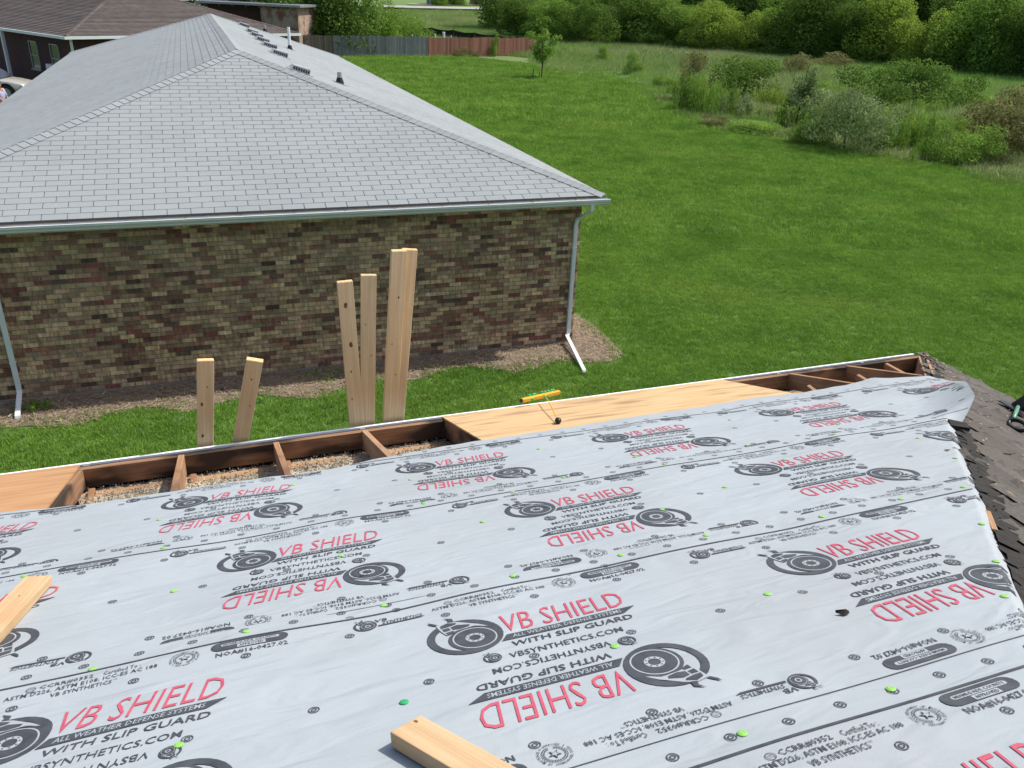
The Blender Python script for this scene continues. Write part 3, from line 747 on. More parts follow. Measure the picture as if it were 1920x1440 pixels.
def surf(u, s, c, h0=0.0):
    """(u, s) on course c -> house-local xyz; s is the distance up the slope"""
    u = np.asarray(u, float); s = np.asarray(s, float)
    h = 0.006 + 0.004 * c + h0
    sl = COURSES[c][0]
    h = h + 0.0025 * np.sin(u * 5.3 + s * 2.1 + c) + 0.002 * np.sin(u * 2.1 - s * 6.0 + 2 * c) + 0.0015 * np.sin(u * 8.1 + s * 4.0) + 0.004
    # cross-wrinkles near the laps
    h = h + 0.004 * np.exp(-((s - sl - 0.02) / 0.12) ** 2) * (1 + np.sin(u * 6.7 + 3 * c + np.sin(u * 2.3)))
    for cu_, cs_, ca_, sa_, ll_, ww_, aa_ in CREASE[c]:
        du_, ds_ = u - cu_, s - cs_; h = h + aa_ * np.exp(-((du_ * ca_ + ds_ * sa_) / ll_) ** 2 - ((-du_ * sa_ + ds_ * ca_) / ww_) ** 2)
    h = h + 0.004
    hip = -s / SQ
    if c == 0:
        dd = np.clip((u - (hip - 0.20)) / 0.42, 0, 1.05)
        win = sstep(1.25, 1.9, s) * (1 - sstep(2.2, 2.42, s))
        h = h + 0.10 * dd ** 1.8 * win
        h = h + 0.02 * np.exp(-((u + 1.5) / .12) ** 2 - ((s - 1.0) / .15) ** 2)
    v = s / SQ
    over = np.clip(u - hip, 0, None)                       # past the hip: fold down onto the end slope
    drop = over * (2 * M) * (1.0 if c > 0 else 1.0 - np.clip(sstep(0.95, 1.3, s) * (1 - sstep(2.2, 2.42, s)), 0, 1))
    return np.stack([u - h * 0, -v - h * M / SQ * -1.0 * 0 - h * (-M / SQ) * 0, HE + v * M + h - drop], -1)

def text_shape(txt, bold=0.0, res=2, space=1.0):
    cu = bpy.data.curves.new("t", 'FONT'); cu.body = txt; cu.resolution_u = res; cu.offset = bold; cu.space_character = space
    ob = bpy.data.objects.new("t", cu); COL.objects.link(ob)
    dg = bpy.context.evaluated_depsgraph_get(); me = bpy.data.meshes.new_from_object(ob.evaluated_get(dg))
    V = np.array([v.co[:2] for v in me.vertices]); Fs = [tuple(p.vertices) for p in me.polygons]
    COL.objects.unlink(ob); bpy.data.objects.remove(ob); bpy.data.curves.remove(cu); bpy.data.meshes.remove(me)
    T_ = []
    for f in Fs:
        for i in range(1, len(f) - 1): T_.append((f[0], f[i], f[i + 1]))
    lo, hi = V.min(0), V.max(0)
    return (V - lo) / (hi - lo), np.array(T_)

PAT = {"black": ([], []), "white": ([], []), "red": ([], []), "black2": ([], [])}
def put(layer, V, T_):
    vs_, fs_ = PAT[layer]; n = sum(len(x) for x in vs_); vs_.append(np.asarray(V, float)); fs_.append(np.asarray(T_) + n)
def put_text(layer, txt, x0, x1, base, h, shear=0.0, bold=0.0, res=2):
    V, T_ = text_shape(txt, bold, res)
    X = x0 + V[:, 0] * (x1 - x0) + shear * V[:, 1] * h; put(layer, np.stack([X, base + V[:, 1] * h], -1), T_)
def put_poly(layer, pts):
    pts = np.asarray(pts, float); c = pts.mean(0); n = len(pts)
    put(layer, np.vstack([pts, c]), [(i, (i + 1) % n, n) for i in range(n)])
def put_ring(layer, cx, cy, r0, r1, n=28, sq=1.0, a0=0, a1=2 * pi):
    a = np.linspace(a0, a1, n + 1); P0 = np.stack([cx + r0 * np.cos(a), cy + r0 * np.sin(a) * sq], -1); P1 = np.stack([cx + r1 * np.cos(a), cy + r1 * np.sin(a) * sq], -1)
    T_ = []
    for i in range(n): T_ += [(i, i + 1, n + 2 + i), (i, n + 2 + i, n + 1 + i)]
    put(layer, np.vstack([P0, P1]), T_)
def put_bar(layer, x0, x1, y0, y1, sl0=0.0, sl1=0.0, n=24):
    V = []; T_ = []
    for i in range(n + 1):
        f = i / n; V += [(x0 + sl0 + f * (x1 - sl1 * 0 - x0 - sl0), y1) if False else (x0 + sl0 * 1 + f * ((x1 + sl1) - (x0 + sl0)), y1), (x0 + f * (x1 - x0), y0)]
    for i in range(n): a = 2 * i; T_ += [(a, a + 1, a + 3), (a, a + 3, a + 2)]
    put(layer, V, T_)
def emblem(cx, cy, r, full=True):
    T = lambda pts: [(cx + r * x, cy + r * y) for x, y in pts]
    n = 30 if full else 18
    put_ring("black", cx, cy, r * 0.79, r, n)
    # crescent widening to the right behind the wheel
    put_poly("black", T([(0.45, 0.62), (0.72, 0.45), (0.86, 0.1), (0.8, -0.35), (0.5, -0.75), (0.1, -0.86), (-0.25, -0.7), (0.2, 0.2)]))
    put_ring("black", cx + .17 * r, cy - .2 * r, 0.001 * r, r * 0.66, n)
    put_ring("white", cx + .20 * r, cy - .2 * r, r * 0.545, r * 0.585, n)
    put_ring("white", cx + .20 * r, cy - .2 * r, r * 0.155, r * 0.25, n)
    if full:
        for k in range(9):
            a = 2 * pi * k / 9; put_ring("black2", cx + .20 * r + .2025 * r * cos(a), cy - .2 * r + .2025 * r * sin(a), 0, .024 * r, 6)
    # horned head looking left over the wheel
    put_poly("white", T([(-0.56, 0.92), (-0.2, 1.02), (0.06, 0.9), (0.5, 0.55), (0.72, 0.3), (0.3, 0.47), (-0.1, 0.42), (-0.42, 0.26), (-0.5, 0.5)]))
    put_poly("black2", T([(-0.46, 0.86), (-0.24, 0.96), (0.0, 0.86), (-0.06, 0.78), (-0.3, 0.72), (-0.48, 0.7)]))
    put_poly("black2", T([(-0.02, 0.74), (0.3, 0.62), (0.26, 0.52), (0.0, 0.46), (-0.2, 0.5), (-0.22, 0.68)]))
    put_poly("black2", T([(-0.46, 0.66), (-0.27, 0.67), (-0.25, 0.52), (-0.44, 0.48)]))
    put_poly("black2", T([(-0.42, 0.42), (-0.22, 0.45), (-0.16, 0.36), (-0.4, 0.26)]))
    put_poly("black2", T([(0.28, 0.46), (0.4, 0.47), (0.58, 0.36), (0.36, 0.40)]))
    put_poly("black2", T([(-0.22, 0.99), (-0.16, 1.14), (-0.26, 1.3), (-0.04, 1.16), (-0.06, 0.95)]))
    put_poly("black2", T([(-0.58, 0.94), (-0.70, 1.08), (-0.72, 1.22), (-0.60, 1.10), (-0.48, 0.95)]))

# one half of the pattern, x along the roll, y up the page (y=0 at the printed line, negative further down the page)
put_text("red", "VB SHIELD", -0.107, 0.295, -0.325, 0.112, shear=0.20, bold=-0.004)
put_bar("black", -0.128, 0.262, -0.376, -0.341, 0.026, 0.052)
put_text("white", "ALL WEATHER DEFENSE SYSTEMS", -0.092, 0.258, -0.3685, 0.021, shear=0.2, bold=0.006, res=1)
put_text("black", "WITH SLIP GUARD", -0.112, 0.270, -0.421, 0.030, shear=0.2, bold=0.012)
put_text("black", "VBSYNTHETICS.COM", -0.140, 0.205, -0.483, 0.029, shear=0.15, bold=0.004)
emblem(-0.214, -0.295, 0.112); emblem(-0.184, -0.458, 0.026, False)
put_text("black", "CCRR#0352", -0.176, -0.040, -0.047, 0.021, bold=0.006, res=1); put_text("black", "Certified To :", -0.015, 0.083, -0.047, 0.021, bold=0.006, res=1)
put_text("black", "ASTM D226, ASTM E108; ICC-ES AC 188", -0.258, 0.128, -0.076, 0.022, bold=0.006, res=1)
put_text("black", "VB SYNTHETICS", -0.142, 0.012, -0.103, 0.020, bold=0.006, res=1); put_text("black", "TM", 0.015, 0.025, -0.088, 0.006, res=1)
put_ring("black", -0.197, -0.038, 0.0105, 0.0125, 14); put_text("black", "CTL", -0.205, -0.189, -0.043, 0.010, res=1); put_bar("black", -0.205, -0.180, -0.055, -0.053, n=3)
# approval seal
sx, sy = 0.200, -0.060
ring_txt = "TEXAS DEPARTMENT OF INSURANCE * APPROVED * "
glyphs = {}
for i, ch in enumerate(ring_txt):
    if ch == " ": continue
    if ch not in glyphs: glyphs[ch] = text_shape(ch, 0.01, 1)
    V, T_ = glyphs[ch]; a = radians(200) - 2 * pi * i / len(ring_txt)
    lx_ = (V[:, 0] - .5) * 0.0046; ly_ = 0.0345 + V[:, 1] * 0.0068; put("black", np.stack([sx + lx_ * sin(a) + ly_ * cos(a), sy - lx_ * cos(a) + ly_ * sin(a)], -1), T_)
for k in range(26):
    a = radians(-70) + radians(320) * k / 25
    for da, rr in ((0.10, 0.029), (-0.02, 0.024)):
        c_, s_ = cos(a), sin(a); p = np.array((sx + c_ * rr, sy + s_ * rr)); tdir = np.array((-s_, c_)) * 0.0042 + np.array((c_, s_)) * 0.0018 * (1 if da > 0.05 else -1); nn = np.array((c_, s_)) * 0.0014
        put_poly("black", [p - tdir, p + nn, p + tdir, p - nn])
star = [(sx + (0.0175 if k % 2 == 0 else 0.0068) * cos(pi / 2 + k * pi / 5), sy + (0.0175 if k % 2 == 0 else 0.0068) * sin(pi / 2 + k * pi / 5)) for k in range(10)]
put_poly("black", star); put_poly("white", [(sx + (x - sx) * .62, sy + (y - sy) * .62) for x, y in star])
# county approval pill
def pill(layer, x0, x1, y0, y1, n=8):
    r = (y1 - y0) / 2; cy = (y0 + y1) / 2; put_bar(layer, x0 + r, x1 - r, y0, y1, n=14)
    for cx_, s_ in ((x0 + r, 1), (x1 - r, -1)):
        a = np.linspace(pi / 2, 3 * pi / 2, n) if s_ == 1 else np.linspace(-pi / 2, pi / 2, n)
        put_poly(layer, [(cx_ + r * cos(t), cy + r * sin(t)) for t in a])
pill("black", 0.272, 0.492, -0.066, -0.012); pill("white", 0.300, 0.466, -0.043, -0.027)
put_text("black2", "MIAMI-DADE COUNTY", 0.307, 0.459, -0.0405, 0.011, bold=0.01, res=1)
put_bar("white", 0.345, 0.425, -0.064, -0.0455, n=6); put_text("black2", "APPROVED", 0.350, 0.420, -0.061, 0.012, bold=0.01, res=1)
put_text("black", "NOA#16-0427.02", 0.285, 0.487, -0.100, 0.025, bold=0.012, res=1)
# maker's small mark
emblem(-0.470, -0.074, 0.036, False)
put_text("black", "VB", -0.440, -0.398, -0.062, 0.020, shear=0.2, bold=0.012, res=1); put_text("black", "SYNTHETICS", -0.418, -0.292, -0.083, 0.017, shear=0.2, bold=0.012, res=1)
put_bar("black", -0.432, -0.300, -0.094, -0.086, 0.0, 0.016, n=8)
# the half turned upside down, then circles and lap lines, all in pattern space (x, t) with t up the slope
def assemble():
    out = {}
    for k, (vs_, fs_) in PAT.items():
        V = np.vstack(vs_); T_ = np.vstack(fs_)
        for _ in range(3):          # short edges, so that the ink follows the creases
            e = np.max([np.linalg.norm(V[T_[:, i]] - V[T_[:, (i + 1) % 3]], axis=1) for i in range(3)], 0); big = e > 0.028
            if not big.any(): break
            B3 = T_[big]; n0 = len(V); nb_ = len(B3)
            V = np.vstack([V, (V[B3[:, 0]] + V[B3[:, 1]]) / 2, (V[B3[:, 1]] + V[B3[:, 2]]) / 2, (V[B3[:, 2]] + V[B3[:, 0]]) / 2])
            m0, m1, m2_ = n0 + np.arange(nb_), n0 + nb_ + np.arange(nb_), n0 + 2 * nb_ + np.arange(nb_)
            T_ = np.vstack([T_[~big], np.stack([B3[:, 0], m0, m2_], -1), np.stack([m0, B3[:, 1], m1], -1), np.stack([m2_, m1, B3[:, 2]], -1), np.stack([m0, m1, m2_], -1)])
        up = np.stack([V[:, 0], -V[:, 1]], -1); dn = np.stack([-V[:, 0], 1.0 + V[:, 1]], -1)
        out[k] = (np.vstack([up, dn]), np.vstack([T_[:, ::-1], T_[:, ::-1] + len(V)]))
    # nail circles
    vs_, fs_ = [], []; n = 0
    def ring(cx, cy, r0, r1, m=14):
        nonlocal n
        a = np.linspace(0, 2 * pi, m + 1)[:-1]
        vs_.append(np.vstack([np.stack([cx + r0 * np.cos(a), cy + r0 * np.sin(a)], -1), np.stack([cx + r1 * np.cos(a), cy + r1 * np.sin(a)], -1)]))
        f = [];
        for i in range(m): j = (i + 1) % m; f += [(i, m + j, j), (i, m + i, m + j)]
        fs_.append(np.array(f) + n); n += 2 * m
    sp = PERIOD / 4
    for k in range(4):
        for t_, o in ((0.5, -0.077), (0.122, 0.07), (0.888, 0.07)): 
            ring(o + (k - 1.5) * sp + sp / 2, t_, 0.0115, 0.0145); ring(o + (k - 1.5) * sp + sp / 2, t_, 0.0045, 0.0075)
    for k in range(8):
        for t_ in (-0.06, 1.062):
            ring((k - 4) * sp / 2 + 0.07, t_ + 0.006 * (k % 2), 0.0115, 0.0145); ring((k - 4) * sp / 2 + 0.07, t_ + 0.006 * (k % 2), 0.0045, 0.0075)
    out["circ"] = (np.vstack(vs_), np.vstack(fs_))
    return out
PT = assemble()
und_lbl = ["lowest course of printed grey roof underlayment, torn edge along the open rafters and curled corner",
           "second course of printed grey roof underlayment up from the open rafters",
           "wide printed grey underlayment course across the middle of the near roof",
           "topmost printed grey underlayment course at the bottom right corner of the photo"]
HL = {"black": 0.0022, "circ": 0.0022, "red": 0.0022, "white": 0.0029, "black2": 0.0036}
CAPS = {0: [], 1: [], 2: [], 3: []}
cap_px = [(177, 1267), (464, 1200), (338, 1411), (720, 1144), (961, 1091), (1151, 1226), (1388, 1394), (1665, 1309), (1437, 1125), (1322, 1014), (1538, 979), (1163, 1051),
          (1838, 990), (1864, 1063), (1878, 1132), (1358, 920), (300, 980), (795, 951), (1245, 878), (960, 930), (48, 1090), (308, 1036), (327, 1115), (640, 1050), (550, 913), (1570, 800),
          (1789, 864), (1803, 924), (1686, 947), (1563, 822), (1720, 828), (1368, 791), (1010, 846), (770, 905), (905, 985), (1240, 965), (690, 885), (1470, 868), (1056, 900), (1190, 862), (1400, 838)]
nrm = np.cross(oex, oiv + np.array([0, 0, M])); nrm /= np.linalg.norm(nrm)
def us_of(x, y):
    d_ = ray(x, y); o = np.array([0, 0, EYE]); b0 = OB + np.array([0, 0, HE]); t_ = ((b0 - o) @ nrm) / (d_ @ nrm); X = o + d_ * t_ - b0
    return float(X @ oex), float(X @ oiv) * SQ
for p in cap_px:
    u, s = us_of(*p); c = max([k for k in range(4) if s > (COURSES[k][0] - 0.1 if k else 0)]); CAPS[c].append((u, s))
CAPS_DARK = [(2,) + us_of(758, 1328), (1,) + us_of(519 * .375 + 600, 949)]
def cap_mesh(m_):
    mb = MB(); n = 12; r = 0.0118
    rings = [(r, 0), (r, .002), (r * .55, .004), (r * .3, .0035)]
    V = [(a * cos(2 * pi * i / n), a * sin(2 * pi * i / n), h) for a, h in rings for i in range(n)]; V.append((0, 0, .004))
    F_ = [(k * n + i, k * n + (i + 1) % n, (k + 1) * n + (i + 1) % n, (k + 1) * n + i) for k in range(3) for i in range(n)] + [(3 * n + i, 3 * n + (i + 1) % n, 4 * n) for i in range(n)]
    mb.add(V, F_); return mb.mesh("cap_nail", m_, smooth=False)
cap_me, cap_me2 = cap_mesh(m_cap), cap_mesh(m_cap2)
SLOPE_M = Matrix.Rotation(-math.atan(M), 4, 'X')
for c in range(4):
    sl, cu = COURSES[c]
    root = thing("roof_underlayment", und_lbl[c], "underlayment", OB, TH, "underlayment courses on the near roof")
    s_top = min(sl + 1.10, RIDGE_V * SQ - 0.03)
    nu, nv = 420, 72
    A = np.linspace(0, 1, nu)[None, :]; Bv = np.linspace(0, 1, nv)[:, None]
    s_nom = (sl - 0.1) + Bv * (s_top - sl + 0.1)
    S_ = np.repeat(s_nom, nu, 1)
    for _ in range(6):          # the right edge follows the hip at the sheet's own height up the slope
        ur = right_edge(c, S_[:, -1:]); U = ULEFT + (ur - ULEFT) * A ** 0.8
        s_low = np.interp(U, ex_, es_) + 0.006 * np.sin(U * 31) if c == 0 else np.full_like(U, sl - 0.1) + 0.006 * np.sin(U * 2.2 + c)
        S_ = s_low + Bv * (s_top - s_low)
    V = surf(U, S_, c).reshape(-1, 3)
    # droop of the loose lower edge
    idx = np.arange(nu * nv).reshape(nv, nu); Fq = np.stack([idx[:-1, :-1], idx[:-1, 1:], idx[1:, 1:], idx[1:, :-1]], -1).reshape(-1, 4)
    link("sheet", fast_mesh("sheet", V, Fq[:, ::-1], m_sheet, smooth=True), root)
    for key, mm in (("black", m_ink), ("red", m_red), ("white", m_ink2), ("black2", m_ink), ("circ", m_ink)):
        PV, PF = PT[key]
        nm_ = {"black": "black_print", "red": "red_lettering", "white": "reversed_lettering", "black2": "fine_print", "circ": "nail_marks"}[key]
        for k in range(-4, 6):
            u = PV[:, 0] + cu + k * PERIOD; s = PV[:, 1] + sl
            if u.min() > -0.2 or u.max() < -8.2: continue
            lowlim = (np.interp(u, ex_, es_) + 0.012) if c == 0 else (sl - 0.097)
            ok = (u < right_edge(c, s) - (0.012 if c else 0.03)) & (s > lowlim) & (s < s_top - 0.003)
            fk = PF[ok[PF].all(1)]; V3 = surf(u, s, c, HL[key]); half = len(PV) // 2
            for hb in ((False, True) if key != "circ" else (None,)):
                fh_ = fk if hb is None else fk[(fk[:, 0] >= half) == hb]
                if not len(fh_): continue
                used, inv = np.unique(fh_, return_inverse=True); link(nm_, fast_mesh(nm_, V3[used], inv.reshape(-1, 3), mm), root)
    # lap lines
    for t_ in (0.0, 1.0):
        uu = np.linspace(-8.4, 0, 700); s = np.full_like(uu, sl + t_); w = 0.0045 if t_ == 0 else 0.0016
        keep = (uu < right_edge(c, s) - 0.006) & ((s > np.interp(uu, ex_, es_) + .01) if c == 0 else True); uu = uu[keep]; s = s[keep]
        if len(uu) < 2 or s[0] > s_top - .01: continue
        wob = 0.003 * np.sin(uu * 3.3 + c)
        V = np.vstack([surf(uu, s - w + wob, c, .0022), surf(uu, s + w + wob, c, .0022)]); m_ = len(uu)
        okp = np.diff(uu) < 0.03
        Fq = np.array([(i, i + 1, m_ + i + 1, m_ + i) for i in range(m_ - 1) if okp[i]])
        link("lap_line", fast_mesh("lap_line", V, Fq, m_ink), root)
    for u, s in CAPS[c]:
        p = surf(u, s, c, 0.001); link("cap_nail", cap_me, root, Matrix.Translation(p) @ SLOPE_M)
    for cc_, u, s in CAPS_DARK:
        if cc_ == c: link("cap_nail", cap_me2, root, Matrix.Translation(surf(u, s, c, .001)) @ SLOPE_M)

# ------------------------------------------------------------------ loose timber
def knot(parent, L_, y, z, r, face_z, axis='z'):
    mb = MB(); n = 9
    pts = [(L_ + r * 1.3 * cos(2 * pi * i / n) * R.uniform(.8, 1.2), y + r * .7 * sin(2 * pi * i / n) * R.uniform(.8, 1.2)) for i in range(n)]
    if axis == 'z': mb.add([(a, b, face_z) for a, b in pts] + [(L_, y, face_z + .0004)], [(i, (i + 1) % n, n) for i in range(n)])
    mb.build("knot", m_knot, parent)
def timber(label, p0, p1, normal, w=0.089, h=0.038, knots=(), group=None, cat="board", name="timber_board", wood=None):
    """p0 -> p1, wide face normal `normal`"""
    p0, p1 = np.asarray(p0, float), np.asarray(p1, float); L_ = float(np.linalg.norm(p1 - p0))
    root = thing(name, label, cat, (0, 0, 0), 0, group); root.matrix_world = frame(p0, p1 - p0, normal)
    mb = MB(); mb.box(0, L_ - .001, -w / 2, w / 2, -h / 2, h / 2); o = mb.build("shaft", wood or m_pine, root); bevel(o, 0.003, 2)
    mb = MB(); mb.box(L_ - .002, L_ + .0006, -w / 2 + .003, w / 2 - .003, -h / 2 + .003, h / 2 - .003); mb.build("end_grain", m_end, root)
    mb = MB(); mb.box(-.0006, .002, -w / 2 + .003, w / 2 - .003, -h / 2 + .003, h / 2 - .003); mb.build("end_grain", m_end, root)
    for a, b, r in knots: knot(root, L_ - a, b, 0, r, h / 2 + .0006)
    return root
def leaning(label, b_px, t_px, k, face, knots, w=0.107):
    d_ = ray(*b_px); q = ow(0, -0.135 - 0.02, 0); t_ = ((q - np.array([0, 0, EYE])) @ oiv) / (d_ @ oiv); G = np.array([0, 0, EYE]) + d_ * t_
    T_ = np.array([0, 0, EYE]) + ray(*t_px) * k; dr = T_ - G; base = G - dr * ((G[2] - 0.02) / dr[2])
    return timber(label, base, T_, face, knots=knots, w=w, group="timbers standing against the gutter")
fc = oiv * 0.97 + oex * 0.15
leaning("short pale pine two-by-four standing straight, leftmost of the upright boards", (385, 835), (385, 674), 5.5, oiv + oex * 0.10, [(0.33, 0.025, .012), (0.58, .02, .012), (0.2, -.01, .006)])
leaning("short pine two-by-four leaning right, second upright board from the left", (451, 826), (478, 674), 5.42, oiv - oex * 0.12, [(0.16, 0.0, .008), (0.4, -.02, .006)])
leaning("pine board with two dark knots leaning left in the trio of tall boards", (669, 797), (646, 527), 5.62, oiv + oex * 0.0, [(0.17, 0.01, .018), (0.47, -.005, .018), (.68, .01, .008), (.9, .02, .007)])
leaning("clear pine two-by-four beside the knotted one, middle of the tall boards", (689, 791), (691, 515), 5.68, oiv - oex * 0.1, [(0.36, 0.02, .006), (0.6, -.02, .006)])
leaning("tallest pine two-by-four, left board of the overlapping pair", (731, 786), (748, 469), 5.58, oiv + oex * 0.05, [(0.34, -.01, .009), (0.7, .02, .006), (.95, -.02, .006)])
leaning("pine two-by-four half hidden behind the tallest board, right one of the pair", (744, 784), (768, 467), 5.66, oiv - oex * 0.10, [(0.25, .03, .006), (0.85, .03, .007)])
# offcuts lying on the underlayment
def on_sheet(u, s, h): v = s / SQ; return ow(u, v, HE + v * M + h)
rn = np.array([0, 0, 1.0]) - oiv * M; rn /= np.linalg.norm(rn)
pa, pb = us_of(762, 1396), us_of(1002, 1540)
timber("sawn pine offcut lying at the bottom edge of the photo", on_sheet(pa[0], pa[1], 0.045), on_sheet(pb[0], pb[1], 0.045), rn, knots=[(0.40, .02, .006)], name="timber_offcut", group="offcuts on the underlayment", wood=m_pine2)
pa = us_of(78, 1108); pb = us_of(-122, 1330)
o = timber("splintered pine offcut at the left edge lying across the red lettering", on_sheet(pb[0], pb[1], 0.045), on_sheet(pa[0], pa[1], 0.050), rn + oex * .10, knots=[(0.2, .0, .004)], name="timber_offcut", group="offcuts on the underlayment", wood=m_pine2)
mb = MB()
for k in range(7):
    y0 = -0.042 + k * 0.012; l = R.uniform(.005, .03); L_ = (Vector(on_sheet(pb[0], pb[1], 0.045)) - Vector(on_sheet(pa[0], pa[1], .05))).length
    mb.add([(L_ - .01, y0, -.01), (L_ - .01, y0 + .012, -.01), (L_ + l, y0 + .006, .004), (L_ - .01, y0, .015), (L_ - .01, y0 + .012, .015)], [(0, 1, 2), (3, 2, 4), (0, 2, 3), (1, 4, 2)])
mb.build("splinters", m_end, o)

# ------------------------------------------------------------------ tools
# yellow cap-nail stick with green caps and a rod ending in a black knob
q0, q1 = us_of(977, 764), us_of(1044, 744)
w0, w1 = ow(q0[0] + .02, 0.075, HE + .075), ow(q1[0] - .03, -.02, HE + .055)
tool = thing("yellow_tool", "yellow bar with green plastic discs and thin rod ending in black knob, on plywood", "tool", w0, 0)
def loc(p): return np.asarray(p) - w0
bar_d = (w1 - w0) / np.linalg.norm(w1 - w0)
m_yel = mat("yellow_paint", (0.62, 0.33, 0.02), (0.70, 0.40, 0.03), scale=20, rough=0.45)
m_gpl = mat("green_plastic", (0.03, 0.42, 0.13), (0.05, 0.52, 0.2), scale=20, rough=0.3)
o = board("bar", loc(w0), loc(w1), 0.03, 0.03, (0, 0, 1), m_yel, tool, 0.004)
board("bar_end", loc(w0 - bar_d * 0.014), loc(w0 - bar_d * .0005), 0.028, 0.028, (0, 0, 1), m_dark, tool, 0.003)
Lb = np.linalg.norm(w1 - w0)
for f, side in ((.22, 1), (.32, 1), (.36, 1.1), (.55, 1.2), (.63, 1), (.72, 1), (.80, 1), (.86, 1.2), (.25, -1), (.6, -1), (.64, -.9)):
    p = loc(w0 + bar_d * Lb * f) + np.array([0, 0, .012 * (1 if side > 0 else -.4)]) - oiv * .018 * side
    mb = MB(); mb.tube([p - oiv * .004, p + oiv * .003], [.016, .013], 12); mb.build("green_disc", m_gpl, tool)
k1 = us_of(1046, 794); kb = ow(k1[0], k1[1] / SQ, HE + k1[1] / SQ * M + .022)
mid_ = w0 + bar_d * Lb * .58 + np.array([0, 0, .012])
mb = MB(); mb.tube([loc(mid_), loc(mid_ * .62 + kb * .38 + np.array([0, 0, .012])), loc(kb)], .0035, 8); mb.build("rod", m_yel, tool)
mb = MB(); kd = (kb - mid_) / np.linalg.norm(kb - mid_); mb.tube([loc(kb - kd * .03), loc(kb - kd * .02), loc(kb), loc(kb + kd * .02), loc(kb + kd * .028)], [.006, .018, .023, .018, .004], 14); mb.build("knob", m_dark, tool, smooth=True)
# tear-off tool with toothed blade, green shaft and D grip on the dark shingles
def ep(x, y):
    ne = np.cross(oiv, -oex + np.array([0, 0, M])); d_ = ray(x, y); b0 = OB + np.array([0, 0, HE]); o = np.array([0, 0, EYE]); t_ = ((b0 - o) @ ne) / (d_ @ ne); return o + d_ * t_
en = np.array([0, 0, 1.0]) + oex * M; en /= np.linalg.norm(en)
g0 = ep(1893, 806); b0_ = ep(1905, 778)
tl_root = thing("shingle_shovel", "black toothed shingle remover with green shaft and D grip on dark shingles", "shovel", g0, 0)
def lt(p): return np.asarray(p) - g0
Xd = oiv * 0.96 - oex * 0.28; Xd -= en * (Xd @ en); Xd /= np.linalg.norm(Xd)         # along blade, towards camera right
Yd = np.cross(en, Xd)
bc = ep(1896, 772) + en * .02
mb = MB()
for k in range(13):
    a = (-.15 + k * .30 / 12)
    P_ = [bc + Xd * (a - .0125), bc + Xd * (a + .0125)]
    mb.hexa([lt(P_[0] + Yd * .0), lt(P_[1] + Yd * .0), lt(P_[1] + Yd * .05), lt(P_[0] + Yd * .05), lt(P_[0] + en * .008), lt(P_[1] + en * .008), lt(P_[1] + Yd * .05 + en * .02), lt(P_[0] + Yd * .05 + en * .02)])
    c_ = bc + Xd * a
    mb.add([lt(c_ - Xd * .009), lt(c_ + Xd * .009), lt(c_ - Yd * .03), lt(c_ - Xd * .009 + en * .006), lt(c_ + Xd * .009 + en * .006), lt(c_ - Yd * .03 + en * .003)], [(0, 1, 2), (3, 5, 4), (0, 2, 5, 3), (1, 4, 5, 2)])
mb.build("toothed_blade", m_dark, tl_root)
mb = MB(); fb = bc + Yd * .05
mb.hexa([lt(fb - Xd * .11), lt(fb + Xd * .07), lt(fb + Xd * .06 + Yd * .02), lt(fb - Xd * .10 + Yd * .02), lt(fb - Xd * .03 + en * .125), lt(fb - Xd * .01 + en * .125), lt(fb - Xd * .01 + Yd * .015 + en * .125), lt(fb - Xd * .03 + Yd * .015 + en * .125)])
mb.build("fulcrum", m_dark, tl_root)
mb = MB(); s0 = bc + Yd * .03 + en * .03; s1 = ep(1893, 797) + en * .05; mb.tube([lt(s0), lt(s1)], .014, 10); mb.build("shaft", mat("green_fibreglass", (0.08, 0.24, 0.15), (0.12, 0.30, 0.2), scale=10, rough=0.4), tl_root, smooth=True)
gc = ep(1903, 806) + en * .035; gx_ = Xd * .075; gy_ = (Yd * .45 + en * .55) * .05
pts = [gc + gx_ * cos(a) * (1 if abs(cos(a)) < .9 else 1) + gy_ * sin(a) for a in np.linspace(0, 2 * pi, 25)]
mb = MB(); mb.tube([lt(p) for p in pts], .014, 10); mb.build("grip", m_dark, tl_root, smooth=True)
# black scrap on the sheet
q = us_of(1576, 1163); p = ow(q[0], q[1] / SQ, HE + q[1] / SQ * M + .027)
mb = MB(); mb.add([(-.02, 0, 0), (.0, -.013, .002), (.018, -.004, .004), (.022, .01, .001), (.008, .004, .012), (-.022, .002, .008)], [(0, 1, 4, 5), (1, 2, 4), (2, 3, 4), (0, 3, 2, 1), (0, 5, 4, 3)])
o = tag(mb.build("felt_scrap", m_felt), "small black scrap of felt lying on the pale underlayment", "scrap"); o.location = tuple(p)
q = us_of(1797, 798); p = ow(q[0], q[1] / SQ, HE + q[1] / SQ * M + .005)
mb = MB(); mb.hexa([(-.06, -.03, 0), (.05, -.035, -.02), (.06, .03, -.02), (-.05, .03, 0), (-.06, -.03, .012), (.05, -.035, 0), (.06, .03, 0), (-.05, .03, .02)])
o = tag(mb.build("felt_scrap", m_felt), "black folded felt flap at the hip below the curled corner", "scrap"); o.location = tuple(p)
